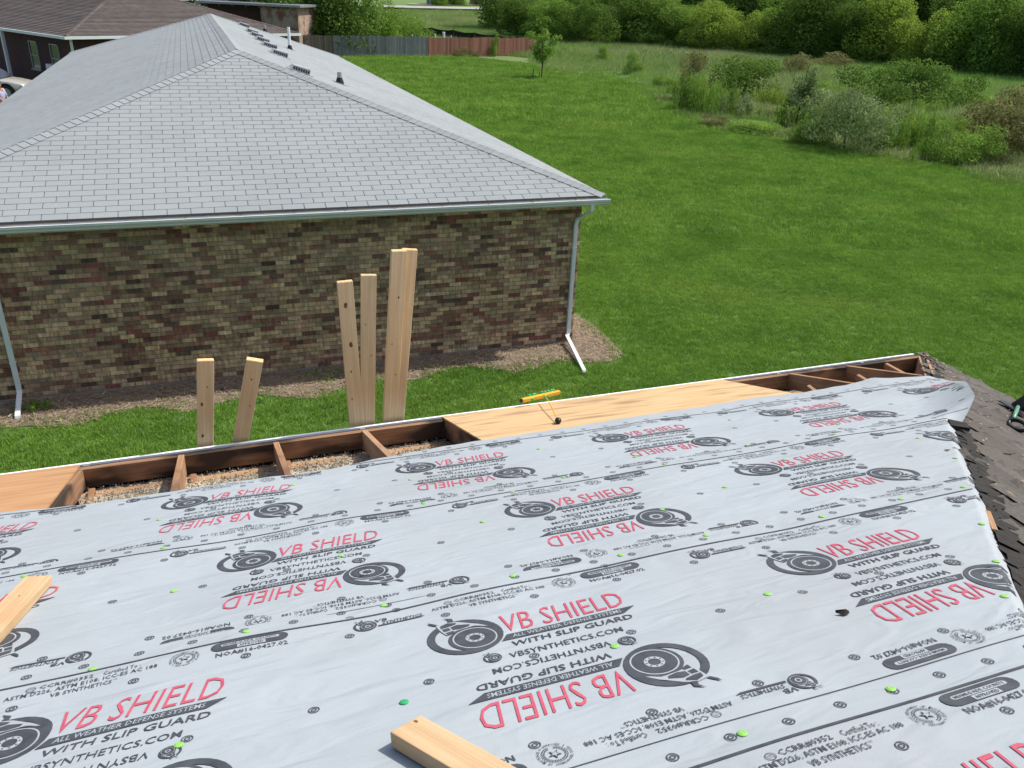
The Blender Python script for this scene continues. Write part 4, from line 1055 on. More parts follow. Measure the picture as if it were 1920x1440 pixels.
# splinters and grit on the end slope
mb = MB()
for k in range(170):
    v = R.uniform(.2, 4.4); s = R.uniform(0.02, min(v, 3.9) * SQ * .96); a = R.uniform(0, pi); l, w = (R.uniform(.006, .02), R.uniform(.003, .007)) if k > 12 else (R.uniform(.03, .09), .005)
    b = ow(-s / SQ, v, HE + s / SQ * M + .012); dx = (oiv * cos(a) + (-oex + np.array([0, 0, M])) / SQ * sin(a)); dy = np.cross(en, dx)
    g = R.uniform(.4, 1.5); mb.col = (g, g * .95, g * .85)
    mb.add([b - dx * l, b - dy * w, b + dx * l, b + dy * w, b + en * w], [(0, 1, 4), (1, 2, 4), (2, 3, 4), (3, 0, 4)])
tag(mb.build("roof_debris", m_chip, cols=True), "wood splinters and grit scattered over the dark shingles", "debris", kind="stuff")

# ------------------------------------------------------------------ scattering helper (geometry nodes; only for uncountable ground cover)
def scatter(name, label, cat, pts, rot, scl, protos):
    me = bpy.data.meshes.new(name); me.vertices.add(len(pts)); me.vertices.foreach_set("co", np.asarray(pts, np.float32).ravel())
    for an, arr in (("rot", rot), ("scl", scl)):
        a = me.attributes.new(an, 'FLOAT', 'POINT'); a.data.foreach_set("value", np.asarray(arr, np.float32))
    a = me.attributes.new("pick", 'INT', 'POINT'); a.data.foreach_set("value", NP.integers(0, len(protos), len(pts)).astype(np.int32))
    ng = bpy.data.node_groups.new(name + "_nodes", 'GeometryNodeTree')
    ng.interface.new_socket("Geometry", in_out='INPUT', socket_type='NodeSocketGeometry'); ng.interface.new_socket("Geometry", in_out='OUTPUT', socket_type='NodeSocketGeometry')
    N_ = ng.nodes.new; L = ng.links.new; gi, go = N_("NodeGroupInput"), N_("NodeGroupOutput")
    ip = N_("GeometryNodeInstanceOnPoints"); ip.inputs["Pick Instance"].default_value = True
    jn = N_("GeometryNodeJoinGeometry")
    for p in protos:
        oi = N_("GeometryNodeObjectInfo"); oi.inputs["Object"].default_value = p; oi.inputs["As Instance"].default_value = True; L(oi.outputs["Geometry"], jn.inputs[0])
    def attr(nm, ty):
        a = N_("GeometryNodeInputNamedAttribute"); a.data_type = ty; a.inputs["Name"].default_value = nm; return a.outputs[0]
    cx = N_("ShaderNodeCombineXYZ"); L(attr("rot", 'FLOAT'), cx.inputs[2])
    L(gi.outputs[0], ip.inputs["Points"]); L(jn.outputs[0], ip.inputs["Instance"]); L(attr("pick", 'INT'), ip.inputs["Instance Index"])
    L(cx.outputs[0], ip.inputs["Rotation"]); L(attr("scl", 'FLOAT'), ip.inputs["Scale"]); L(ip.outputs[0], go.inputs[0])
    o = link(name, me); md = o.modifiers.new("scatter", 'NODES'); md.node_group = ng
    return tag(o, label, cat, kind="stuff")

def blades(name, size, n, h, w, lean, material, seed, tone=(0.6, 1.25)):
    rng = np.random.default_rng(seed)
    x = rng.uniform(-size / 2, size / 2, n) * 1.1; y = rng.uniform(-size / 2, size / 2, n) * 1.1
    hh = rng.uniform(*h, n); kc = max(8, int(size * size * 240)); cen = rng.uniform(-size * .55, size * .55, (kc, 2)); near = np.argmin((x[:, None] - cen[None, :, 0]) ** 2 + (y[:, None] - cen[None, :, 1]) ** 2, 1); fh, ft = rng.uniform(.55, 1.45, kc)[near], rng.uniform(.78, 1.22, kc)[near]; hh = hh * fh; ww = rng.uniform(*w, n); a = rng.uniform(0, 2 * pi, n); la = rng.uniform(0, 2 * pi, n); ll = np.abs(rng.normal(0, lean, n)) * hh
    bx, by = np.cos(a) * ww / 2, np.sin(a) * ww / 2; tx, ty = x + np.cos(la) * ll, y + np.sin(la) * ll
    mx, my = x + np.cos(la) * ll * .3, y + np.sin(la) * ll * .3
    z0 = np.zeros(n)
    V = np.stack([np.stack([x - bx, y - by, z0], -1), np.stack([x + bx, y + by, z0], -1), np.stack([mx + bx * .8, my + by * .8, hh * .6], -1), np.stack([tx, ty, hh], -1), np.stack([mx - bx * .8, my - by * .8, hh * .6], -1)], 1).reshape(-1, 3)
    k = np.arange(n)[:, None] * 5
    F_ = np.concatenate([k + np.array([[0, 1, 2, 4]]), k + np.array([[4, 2, 3, 3]])], 0)
    # the tip as a triangle: use separate mesh builder to avoid doubled corner
    quads = (k + np.array([[0, 1, 2, 4]])); tris = (k + np.array([[4, 2, 3]]))
    me = bpy.data.meshes.new(name); me.vertices.add(len(V)); me.vertices.foreach_set("co", V.astype(np.float32).ravel())
    li = np.concatenate([quads.ravel(), tris.ravel()]).astype(np.int32); me.loops.add(len(li)); me.loops.foreach_set("vertex_index", li)
    st = np.concatenate([np.arange(n) * 4, 4 * n + np.arange(n) * 3]).astype(np.int32); me.polygons.add(2 * n); me.polygons.foreach_set("loop_start", st)
    cl = np.repeat(rng.uniform(*tone, n) * ft, 5); dry = np.repeat(rng.random(n) < 0.035, 5)
    cc = np.stack([cl, cl, cl], -1); cc[dry] = cc[dry] * np.array([1.8, 1.25, 1.4]); a_ = me.color_attributes.new("col", 'FLOAT_COLOR', 'POINT')
    a_.data.foreach_set("color", np.concatenate([cc, np.ones((len(cc), 1))], 1).astype(np.float32).ravel()); me.update(); me.materials.append(material)
    return bpy.data.objects.new(name, me)

g_near = [blades("grass_patch", 0.5, 900, (.022, .055), (.004, .008), 0.6, m_grass, s, (0.72, 1.18)) for s in (1, 2, 3)]
far_poly = lawn_poly
def in_house(x, y, pad=0.05):
    X = (np.stack([x, y], -1) - NC[:2]); a = X @ nex[:2]; b = X @ ney[:2]
    r = (a > wx0 - pad) & (a < wx1 + pad) & (b > wy0 - pad) & (b < wy1 + pad)
    X = (np.stack([x, y], -1) - OB[:2]); a = X @ oex[:2]; b = X @ oiv[:2]
    return r | ((a < -.2) & (b > .2))
def grid_pts(step, ymin, ymax, jit):
    xs = np.arange(-26, 40, step); ys = np.arange(ymin, ymax, step); X, Y = np.meshgrid(xs, ys); X = X.ravel() + NP.uniform(-jit, jit, X.size); Y = Y.ravel() + NP.uniform(-jit, jit, Y.size)
    k = inside(far_poly, X, Y) & ~in_house(X, Y)
    # only what the picture (and a step to either side) can see
    P = np.stack([X, Y, np.zeros_like(X)], -1); d_ = P - np.array([0, 0, EYE]); zc = d_ @ fwd; px = 960 + F_PX * (d_ @ rgt) / zc; py = 720 - F_PX * (d_ @ upv) / zc
    k &= (zc > 0) & (px > -260) & (px < 2180) & (py < 1100)
    return X[k], Y[k]
PX, PY, SC = [], [], []
for step, y0, y1, sc in ((0.34, 2.0, 21.0, 1.0), (0.66, 21.0, 40.0, 1.9), (1.25, 40.0, 78.0, 3.6)):
    x, y = grid_pts(step, y0, y1, step * .15)
    keep = ~inside(bed_poly, x + NP.normal(0, .06, len(x)), y + NP.normal(0, .06, len(x))) | (NP.random(len(x)) < 0.04); x, y = x[keep], y[keep]
    PX.append(x); PY.append(y); SC.append(np.full(len(x), sc) * NP.uniform(.9, 1.1, len(x)))
PX, PY, SC = map(np.concatenate, (PX, PY, SC))
scatter("lawn_grass", "mown green lawn grass between the houses and away to the fence", "grass", np.stack([PX, PY, gz(PX, PY) + 0.012], -1), NP.uniform(0, 2 * pi, len(PX)), SC, g_near)
# rough meadow: tall grass beyond the lawn
g_tall = [blades("tall_grass_patch", 2.0, 800, (.25, .8), (.012, .03), 0.35, m_tall, s, (0.55, 1.35)) for s in (11, 12, 13)]
xs = NP.uniform(-20, 75, 40000); ys = NP.uniform(30, 145, 40000)
k = ~inside(far_poly, xs, ys) & ~in_house(xs, ys)
d_ = np.stack([xs, ys, 0 * xs], -1) - np.array([0, 0, EYE]); zc = d_ @ fwd; px = 960 + F_PX * (d_ @ rgt) / zc; py = 720 - F_PX * (d_ @ upv) / zc
# bare, trodden strip next to the mown edge stays thin
def dist_edge(x, y):
    E = np.array(lawn_edge); dmin = np.full(len(x), 1e9)
    for i in range(len(E) - 1):
        a, b = E[i], E[i + 1]; ab = b - a; t_ = np.clip(((np.stack([x, y], -1) - a) @ ab) / (ab @ ab), 0, 1); pr = a + t_[:, None] * ab; dmin = np.minimum(dmin, np.hypot(x - pr[:, 0], y - pr[:, 1]))
    return dmin
de = dist_edge(xs, ys)
dens = np.where((ys > 93) & (xs < 8), 1.6, 1) * sstep(1.5, 9, de + 2 * np.sin(xs * .7) + 2 * np.sin(ys * .43))
k &= (px > 700) & (px < 2200) & (NP.random(len(xs)) < 0.45 * dens + 0.03)
k &= ~((ys < 79 + 0.1 * xs) & (xs < 1) & (ys > 70))
xs, ys, de = xs[k], ys[k], de[k]
scatter("tall_grass", "rough tall meadow grass between the lawn and the wood", "grass", np.stack([xs, ys, gz(xs, ys)], -1), NP.uniform(0, 2 * pi, len(xs)), NP.uniform(.55, 1.1, len(xs)) * (0.45 + 0.6 * sstep(2, 14, de)), g_tall)

g_rough = [blades("rough_grass_patch", 1.6, 700, (.05, .22), (.012, .03), 0.6, m_tall, s, (0.5, 1.25)) for s in (21, 22)]
xr_ = NP.uniform(-6, 60, 9000); yr_ = NP.uniform(28, 92, 9000); k = ~inside(far_poly, xr_, yr_) & ~in_house(xr_, yr_); dr_ = dist_edge(xr_, yr_)
k &= (dr_ < 16) & ~((yr_ < 79.5 + 0.1 * xr_) & (xr_ < 1) & (yr_ > 70)) & (NP.random(9000) < 0.30 + 0.6 * sstep(-.5, .8, np.sin(xr_ * .5 + 1) + np.sin(yr_ * .37)))
xr_, yr_ = xr_[k], yr_[k]
scatter("rough_grass", "short dry rough grass along the edge of the mown lawn", "grass", np.stack([xr_, yr_, gz(xr_, yr_)], -1), NP.uniform(0, 2 * pi, len(xr_)), NP.uniform(.7, 1.2, len(xr_)), g_rough)

# ------------------------------------------------------------------ trees and shrubs
def leaves(rng, lobes, n, leaf, flat=0.0, upright=0.0, shell=0.55):
    C, A, Bv, T_ = [], [], [], []
    tot = sum(l[3] * l[4] + l[4] * l[5] + l[3] * l[5] for l in lobes)
    for l in lobes:
        c = np.array(l[:3]); r = np.array(l[3:6]); m_ = max(20, int(n * (r[0] * r[1] + r[1] * r[2] + r[0] * r[2]) / tot))
        d_ = rng.normal(0, 1, (m_, 3)); d_ /= np.linalg.norm(d_, axis=1)[:, None]; rad = shell + (1.06 - shell) * rng.random(m_) ** 0.6; rad *= 1 + 0.10 * np.sin(d_[:, 0] * 7 + l[0] * 9) + .08 * np.sin(d_[:, 2] * 9 + l[1] * 5)
        p = c + d_ * r * rad[:, None]
        nr = d_ * .7 + rng.normal(0, .65, (m_, 3)); nr[:, 2] += .3; nr /= np.linalg.norm(nr, axis=1)[:, None]
        a = np.cross(nr, rng.normal(0, 1, (m_, 3))); 
        if upright: a[:, 2] += upright * np.linalg.norm(a, axis=1)
        a /= np.linalg.norm(a, axis=1)[:, None]; b = np.cross(nr, a); b /= np.linalg.norm(b, axis=1)[:, None] + 1e-9
        C.append(p); A.append(a); Bv.append(b); T_.append(np.full(m_, l[6] if len(l) > 6 else 1.0) * rng.uniform(.7, 1.3, m_))
    C, A, Bv, T_ = map(np.concatenate, (C, A, Bv, T_)); k = C[:, 2] > 0.02; C, A, Bv, T_ = C[k], A[k], Bv[k], T_[k]
    m_ = len(C); ln = leaf[0] * rng.uniform(.6, 1.3, m_)[:, None] / 2; wd = leaf[1] * rng.uniform(.6, 1.3, m_)[:, None] / 2
    nn = np.cross(A, Bv) * wd * .5
    V = np.stack([C - A * ln, C + Bv * wd + nn, C + A * ln, C - Bv * wd + nn], 1).reshape(-1, 3)
    return V, np.arange(4 * m_).reshape(-1, 4), np.repeat(T_, 4)
def lobes_round(rng, w, h, n, base=0.25, drop=0.0):
    L_ = []
    for i in range(n):
        a = rng.uniform(0, 2 * pi); q = sqrt(rng.random()) * .62; zf = rng.uniform(base, .86); k = (1 - abs(zf - .45) * .9)
        s = rng.uniform(.2, .34); L_.append((cos(a) * q * w * k, sin(a) * q * w * k, zf * h, s * w * .95, s * w * .95, s * h * .75, rng.uniform(.75, 1.2)))
    return L_
def trunk(mb, h, r, limbs, rng, spread):
    mb.tube([(0, 0, -.1), (rng.uniform(-.05, .05) * h * .3, 0, h * .3), (rng.uniform(-.05, .05) * h, rng.uniform(-.03, .03) * h, h * .75)], [r, r * .8, r * .3], 8)
    for i in range(limbs):
        a = rng.uniform(0, 2 * pi); z0 = rng.uniform(.2, .6) * h; l = spread * rng.uniform(.5, .9)
        mb.tube([(0, 0, z0), (cos(a) * l * .5, sin(a) * l * .5, z0 + l * .35), (cos(a) * l, sin(a) * l, z0 + l * .8)], [r * .45, r * .3, r * .1], 6)
PROTO = {}
def proto(kind, seed):
    key = (kind, seed)
    if key in PROTO: return PROTO[key]
    rng = np.random.default_rng(seed * 17 + 3); mb = MB()
    if kind == "tree":          # unit ~ 6 m wide, 8 m high
        L_ = lobes_round(rng, 6.4, 8.4, 22, .08); V, F_, T_ = leaves(rng, L_, 17000, (.25, .16)); trunk(mb, 7.5, .16, 7, rng, 2.2)
    elif kind == "shrub":       # unit ~ 2.4 wide, 2 high
        L_ = lobes_round(rng, 2.6, 2.1, 14, .10); V, F_, T_ = leaves(rng, L_, 5200, (.12, .07)); trunk(mb, 1.4, .04, 9, rng, .9)
    elif kind == "willow":
        L_ = lobes_round(rng, 2.8, 2.4, 18, .12); V, F_, T_ = leaves(rng, L_, 6500, (.17, .045), upright=.8, shell=.4); trunk(mb, 1.8, .05, 12, rng, 1.1)
    elif kind == "weed":        # upright stalks
        L_ = [(rng.normal(0, .55), rng.normal(0, .55), rng.uniform(.3, .6), .22, .22, rng.uniform(.5, .85), rng.uniform(.75, 1.2)) for _ in range(20)]
        V, F_, T_ = leaves(rng, L_, 4600, (.15, .035), upright=1.6, shell=.2)
        for i in range(16): mb.tube([(L_[i][0], L_[i][1], 0), (L_[i][0] * 1.1, L_[i][1] * 1.1, L_[i][2] + L_[i][5] * .8)], [.012, .005], 5)
    elif kind == "sapling":     # unit 3.4 m high open crown
        L_ = [(rng.normal(0, .30), rng.normal(0, .30), rng.uniform(1.0, 3.0), rng.uniform(.22, .42), rng.uniform(.22, .42), rng.uniform(.2, .36), rng.uniform(.7, 1.25)) for _ in range(24)]
        V, F_, T_ = leaves(rng, L_, 2600, (.13, .075), shell=.15); mb.tube([(0, 0, -.1), (.03, 0, 1.0), (-.02, .02, 2.2), (0, 0, 3.1)], [.05, .04, .025, .01], 8)
        for i in range(14):
            l = L_[i]; mb.tube([(0, 0, l[2] * .75), (l[0] * .6, l[1] * .6, l[2] * .9), (l[0], l[1], l[2])], [.018, .012, .005], 5)
    me = {}
    PROTO[key] = (V, F_, T_, mb, me); return PROTO[key]
def plant(name, label, cat, pos, kind, seed, leafm, sx=1.0, sz=1.0, rot=0.0, group=None, tilt=0.0):
    V, F_, T_, mb, me = proto(kind, seed)
    if leafm not in me: me[leafm] = fast_mesh("foliage", V, F_, m_leaf[leafm], T_)
    if "stem" not in me: me["stem"] = mb.mesh("stem", m_bark, smooth=True)
    r = thing(name, label, cat, (pos[0], pos[1], pos[2] if len(pos) > 2 else float(gz(pos[0], pos[1]))), rot, group)
    r.scale = (sx, sx, sz); r.rotation_euler = (tilt, 0, rot)
    link("trunk" if cat == "tree" else "stem", me["stem"], r); link("crown" if cat == "tree" else "foliage", me[leafm], r)
    return r

# wood edge beyond the meadow: front row, left to right in the photo
front = [(985, 22, 100, "dark", .85, .62, "dark leafy tree at the left end of the wood above the fence"),
         (1040, 30, 96, "mid", .8, .55, "low green tree in the wood edge above the small lawn tree"),
         (1095, 40, 95, "dark", .8, .6, "dark rounded tree second from the left end of the wood edge"),
         (1150, 45, 99, "dark", .9, .72, "dark tree in the wood edge behind the thin meadow bushes"),
         (1215, 45, 97, "mid", .9, .68, "mid green tree in the wood edge above the pale meadow strip"),
         (1280, 50, 95, "mid", .85, .62, "rounded green tree in the wood edge above the dark round shrub"),
         (1335, 55, 91, "light", .75, .60, "yellow-green tree in the wood edge left of the middle"),
         (1395, 65, 90, "light", .7, .52, "low yellow-green bushy tree in the middle of the wood edge"),
         (1450, 60, 90, "mid", .9, .8, "tall green tree in the wood edge right of the low yellow-green one"),
         (1520, 65, 87, "dark", .95, .85, "dark tall tree near the middle of the wood edge"),
         (1590, 75, 84, "dark", .8, .75, "shaded tree left of the sunlit yellow-green tree in the wood"),
         (1655, 70, 82, "light", .85, .82, "tall sunlit yellow-green tree in the right half of the wood"),
         (1725, 85, 79, "light", .7, .62, "smaller sunlit tree right of the tall yellow-green one"),
         (1785, 95, 78, "dark", .8, .80, "dark tree between the two sunlit trees on the right"),
         (1850, 100, 74, "mid", .85, .86, "bright green tree near the right edge of the photo"),
         (1925, 110, 72, "dark", .85, .8, "dark tree cut off by the right edge of the photo"),
         (2000, 110, 72, "mid", .9, .9, "green tree standing just beyond the right edge of the photo")]
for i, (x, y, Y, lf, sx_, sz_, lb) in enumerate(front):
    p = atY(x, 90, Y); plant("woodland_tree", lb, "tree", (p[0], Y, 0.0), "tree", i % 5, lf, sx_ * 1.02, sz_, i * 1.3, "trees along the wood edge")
bx = 0
for i in range(26):
    f = i / 25; x = 960 + f * 1150; Y = 116 - 28 * f + (6 if i % 2 else 0); p = atY(x, 40, Y)
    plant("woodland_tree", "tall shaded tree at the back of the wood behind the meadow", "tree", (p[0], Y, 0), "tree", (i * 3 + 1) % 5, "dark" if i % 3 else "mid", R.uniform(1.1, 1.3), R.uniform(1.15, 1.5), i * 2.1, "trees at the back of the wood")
# undergrowth at the wood foot
for i in range(30):
    f = i / 29; x = 1000 + f * 960; Y = 100 - 26 * f + R.uniform(-1.5, 1.5); p = atY(x, 90, Y)
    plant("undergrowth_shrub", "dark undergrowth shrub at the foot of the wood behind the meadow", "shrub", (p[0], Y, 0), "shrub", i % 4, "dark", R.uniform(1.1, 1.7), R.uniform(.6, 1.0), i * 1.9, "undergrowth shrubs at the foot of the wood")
# trees by the far fence
p = atY(655, 90, 68.5); plant("shade_tree", "large dark leafy tree hanging over the grey fence", "tree", (-15.0, 75.6, 0), "tree", 1, "dark", .95, 1.0, .4)
plant("shade_tree", "dark tree beside the ruined brick building behind the brown roof", "tree", (-18.5, 75, 0), "tree", 3, "dark", .9, 1.1, 1.4)
p = atY(742, 68, 80); plant("fence_bush", "round green bush standing behind the grey fence", "bush", (-12.9, 79, 0), "tree", 2, "mid", .55, .52, 2.0)
plant("fence_bush", "pale feathery bush right of the round bush behind the fence", "bush", (-11.9, 86, 0), "willow", 0, "weed", 1.5, 1.3, 0)
# lawn sapling
p = at(1015, 148); sap = plant("lawn_sapling", "slender young tree standing alone at the far lawn edge", "tree", p, "sapling", 0, "weed", 1.15, 1.02, .3)
mb = MB(); mb.tube([(-.55, .0, 0), (-.52, 0, .62)], .025, 6); mb.tube([(-.52, 0, .6), (0, 0, .55)], .012, 5); mb.tube([(-.2, -.2, 0), (-.2, -.2, .45)], .02, 6); mb.build("stake", m_bark, sap)
# meadow shrubs: (base px x, base px y, kind, seed, leaf, width scale, height scale, label)
shr = [(1310, 209, "weed", 0, "weed", 1.15, 1.55, "upright green weed clump with reddish tops at the lawn edge"),
       (1300, 190, "shrub", 1, "brown", .75, 1.25, "reddish brown twiggy shrub behind the upright weed clump"),
       (1395, 182, "shrub", 0, "dark", 1.32, 1.22, "dark rounded shrub behind the bare patch in the meadow"),
       (1483, 152, "shrub", 2, "brown", .95, .95, "small yellowish dark shrub behind the round shrub"),
       (1580, 280, "willow", 0, "grey", 1.05, 1.05, "large grey-green willow bush at the lawn edge"),
       (1520, 272, "willow", 1, "mid", .55, .65, "low dark green bush at the left foot of the willow bush"),
       (1625, 232, "shrub", 3, "dark", 1.25, 1.3, "dark bush behind the grey-green willow bush"),
       (1700, 212, "shrub", 1, "dark", 1.35, 1.3, "dark bush in the meadow right behind the willow bush"),
       (1775, 216, "shrub", 2, "dark", 1.3, 1.25, "dark olive bush left of the brown bush at the right edge"),
       (1665, 282, "weed", 1, "weed", .9, 1.1, "light green weeds right of the willow bush"),
       (1715, 280, "weed", 2, "weed", .95, 1.25, "tall light green weed clump between willow bush and brown bush"),
       (1798, 305, "willow", 2, "weed", .8, .62, "low bright green bush at the lawn edge near the right side"),
       (1752, 300, "weed", 3, "mid", .75, .75, "low leafy weeds at the foot of the bright green bush"),
       (1868, 298, "shrub", 0, "brown", 1.15, 1.22, "large brownish bush at the right edge of the photo"),
       (1925, 285, "shrub", 3, "brown", 1.2, 1.25, "brownish bush cut off by the right edge of the photo"),
       (1247, 163, "weed", 0, "weed", .95, .55, "low bright green weeds left of the reddish shrub"),
       (1185, 140, "shrub", 1, "weed", .5, .75, "narrow green bush standing alone in the bare meadow strip"),
       (1128, 117, "shrub", 2, "mid", .42, .68, "thin small bush between the lone bush and the young tree"),
       (1400, 248, "willow", 1, "weed", .95, .22, "patch of low leafy ground plants at the lawn edge"),
       (1335, 238, "shrub", 3, "brown", .5, .25, "low pile of cut brush at the lawn edge"),
       (1565, 140, "shrub", 2, "brown", 1.4, .8, "brownish low thicket in the middle of the meadow"),
       (1850, 215, "weed", 1, "light", 2.2, .7, "bright yellow-green weed bank behind the brown bush"),
       (1255, 118, "weed", 2, "grey", 3.0, .9, "grey-green weed bank at the back of the meadow"),
       (1340, 120, "weed", 3, "grey", 3.0, .8, "pale weed bank behind the dark rounded shrub"),
       (1640, 262, "weed", 0, "weed", .8, 1.0, "pale green weeds between the willow bush and the dark bush"),
       (1830, 268, "weed", 2, "light", 1.0, .9, "yellow-green weeds in front of the brownish bush"),
       (1560, 190, "weed", 3, "weed", 1.3, 1.0, "green weeds behind the crooked tree"),
       (1450, 222, "weed", 1, "brown", .8, .35, "dry low weeds on the bare patch by the crooked tree")]
for i, (x, y, kd, sd, lf, a, b, lb) in enumerate(shr):
    p = at(x, y); plant("meadow_shrub", lb, "shrub", p, kd, sd, lf, a, b, i * .9, "shrubs of the meadow")
for i, (x, y, sd) in enumerate(((1290, 180, 0), (1350, 200, 1), (1375, 215, 2), (1440, 200, 3), (1545, 240, 0), (1600, 250, 1), (1650, 245, 2), (1690, 250, 3), (1735, 245, 0), (1780, 255, 1), (1820, 240, 2), (1880, 240, 3), (1740, 225, 1), (1660, 215, 2), (1590, 165, 3), (1680, 180, 0), (1760, 185, 1), (1840, 195, 2), (1900, 205, 3), (1420, 140, 0), (1510, 160, 1))):
    p = at(x, y); plant("meadow_weed", "loose leafy weed clump growing between the meadow shrubs", "weed", p, "weed", sd, ("weed", "mid", "grey", "light")[i % 4], R.uniform(.9, 1.5), R.uniform(.6, 1.05), i * 1.1, "weed clumps between the meadow shrubs")
p = at(1490, 240); plant("crooked_tree", "small crooked pale-leaved tree with thin bare trunk among the shrubs", "tree", p, "sapling", 1, "grey", 1.05, .95, 1.2, tilt=.05)
for x, y, a, b, lb in ((862, 108, .42, .4, "small twiggy shrub at the foot of the red fence"), (926, 106, .25, .9, "climbing plant growing up the red fence"), (890, 107, .35, .3, "sparse weeds along the red fence")):
    p = at(x, y); plant("fence_shrub", lb, "shrub", p, "shrub", 2, "mid" if x == 926 else "brown", a, b, x * .1)
# weeds by the wall and the pulled-up plant on the grass
for x, y, s_, lb in ((70, 772, .16, "tuft of grass beside the left downspout"), (815, 752, .14, "uprooted weed lying on the lawn strip behind the plywood")):
    p = at(x, y); plant("weed_tuft", lb, "weed", p, "weed", 1, "weed", s_, s_ * (.75 if x < 100 else .35), 0)

# ------------------------------------------------------------------ far fences
m_fg = mat("grey_fence_wood", (0.17, 0.175, 0.18), (0.26, 0.265, 0.27), scale=6, stretch=(8, 8, .4), rough=0.95, attr="col", coords='World')
m_fb = mat("brown_fence_wood", (0.15, 0.12, 0.09), (0.23, 0.19, 0.15), scale=6, stretch=(8, 8, .4), rough=0.95, attr="col", coords='World')
m_fr = mat("red_fence_wood", (0.28, 0.115, 0.08), (0.38, 0.18, 0.13), scale=6, stretch=(8, 8, .4), rough=0.95, attr="col", coords='World')
def fence(label, a, b, h, m_, name="board_fence"):
    a, b = np.array(a, float), np.array(b, float); L_ = np.linalg.norm(b - a); ang_ = atan2(b[1] - a[1], b[0] - a[0])
    root = thing(name, label, "fence", (a[0], a[1], 0), ang_); n = max(1, round(L_ / 2.4)); w = L_ / n
    for i in range(n):
        mb = MB(); x = i * w + .01
        while x < (i + 1) * w - .05:
            g = R.uniform(.7, 1.25); mb.col = (g, g, g); hh = h + R.uniform(-.03, .03); e = min(x + .138, (i + 1) * w)
            mb.box(x, e - .01, -.012 + R.uniform(-.004, .004), .01, .04, hh); x += .145
        mb.col = (.8, .8, .8); mb.box(i * w, (i + 1) * w, .012, .05, .3, .39); mb.box(i * w, (i + 1) * w, .012, .05, h - .35, h - .26)
        mb.build("panel", m_, root, cols=True)
    for i in range(n + 1):
        mb = MB(); mb.col = (.8, .8, .8); mb.box(i * w - .05, i * w + .05, .051, .15, 0, h - .05); mb.build("post", m_, root, cols=True)
fence("weathered brown-grey board fence behind the grey roof", (-24, 67.6), (-15.6, 71.3), 1.55, m_fb)
fence("grey board fence at the far end of the lawn", (-15.6, 71.35), (-8.4, 75.2), 1.57, m_fg)
fence("red-stained board fence beside the grey fence", (-8.35, 75.25), (0.6, 81.6), 1.52, m_fr)
# black mesh fence behind
fl = [(770, 48, 90), (810, 52, 90.5), (850, 56, 91), (890, 61, 91.5), (930, 65, 92), (970, 69.5, 92.5), (1004, 73.5, 93)]
pts = [atY(x, y, Y) for x, y, Y in fl]
root = thing("silt_fence", "sagging black mesh fence behind the red fence", "fence", (pts[0][0], pts[0][1], 0), 0); o0 = np.array([pts[0][0], pts[0][1], 0])
for i in range(len(pts) - 1):
    a, b = pts[i] - o0, pts[i + 1] - o0; mb = MB(); n = 6; P_ = []
    for k in range(n + 1):
        q = a + (b - a) * k / n; q[2] -= .12 * sin(pi * k / n); P_.append(q)
    for k in range(n):
        q, r = P_[k], P_[k + 1]; mb.hexa([(q[0], q[1] - .01, -.1), (r[0], r[1] - .01, -.1), (r[0], r[1] + .01, -.1), (q[0], q[1] + .01, -.1), (q[0], q[1] - .01, q[2]), (r[0], r[1] - .01, r[2]), (r[0], r[1] + .01, r[2]), (q[0], q[1] + .01, q[2])])
    mb.build("mesh_panel", m_felt, root)
for p in pts:
    q = p - o0; mb = MB(); mb.tube([(q[0], q[1] - .04, -.1), (q[0], q[1] - .04, q[2] + .12)], .04, 6); mb.build("post", m_bark, root)
for x, y, lb in ((832, 60, "tall white pipe standing behind the red fence"), (816, 64, "short white pipe left of the tall one behind the fence"), (846, 67, "short white pipe right of the tall one behind the fence"), (773, 65, "short white pipe behind the grey fence")):
    p = atY(x, y, 79); mb = MB(); r = .12 if x == 832 else .055; mb.tube([(0, 0, -.05), (0, 0, p[2] - .08), (0, 0, p[2] - .02), (0, 0, p[2])], [r, r, r * 1.12, r * .9], 10)
    o = tag(mb.build("white_pipe", m_white), lb, "pipe"); o.location = (p[0], p[1], 0)

# ------------------------------------------------------------------ road, guardrail, far house, vehicles
def strip(name, pts, w, m_, z):
    V = []; 
    for (x, y) in pts:
        V += [(x, y - w / 2, float(gz(x, y)) + z), (x, y + w / 2, float(gz(x, y + w / 2)) + z)]
    mb = MB(); mb.add(V, [(2 * i, 2 * i + 2, 2 * i + 3, 2 * i + 1) for i in range(len(pts) - 1)]); return tag(mb.build(name, m_), kind="structure")
strip("road", [(x, 158 + .12 * x) for x in range(-80, 90, 6)], 7.0, m_road, .12)
strip("driveway", [(x, 178 + .6 * x) for x in range(-22, 12, 3)], 4.0, m_conc, .14)
root = thing("guardrail", "pale steel guardrail on dark posts along the far road", "guardrail", (-15, 146, 0), 0)
def ry(x): return .12 * (x) - 1.0
for k in range(14):
    x0, x1 = -22 + k * 4.0, -18 + k * 4.0; zz = lambda x: float(gz(x - 15, 146 + ry(x)))
    mb = MB(); mb.sweep([(-.03, .38), (.03, .45), (-.03, .53), (.03, .60), (-.03, .68), (-.06, .68), (0, .60), (-.06, .53), (0, .45), (-.06, .38)], [((x0, ry(x0), zz(x0)), (0, 1, 0), (0, 0, 1)), ((x1 + .01, ry(x1), zz(x1)), (0, 1, 0), (0, 0, 1))])
    mb.build("rail", m_white, root)
    for q in (0.2, 2.2):
        mb = MB(); x = x0 + q; mb.box(x - .08, x + .08, ry(x) - .22, ry(x) - .05, zz(x) - .3, zz(x) + .72); mb.build("post", m_bark, root)
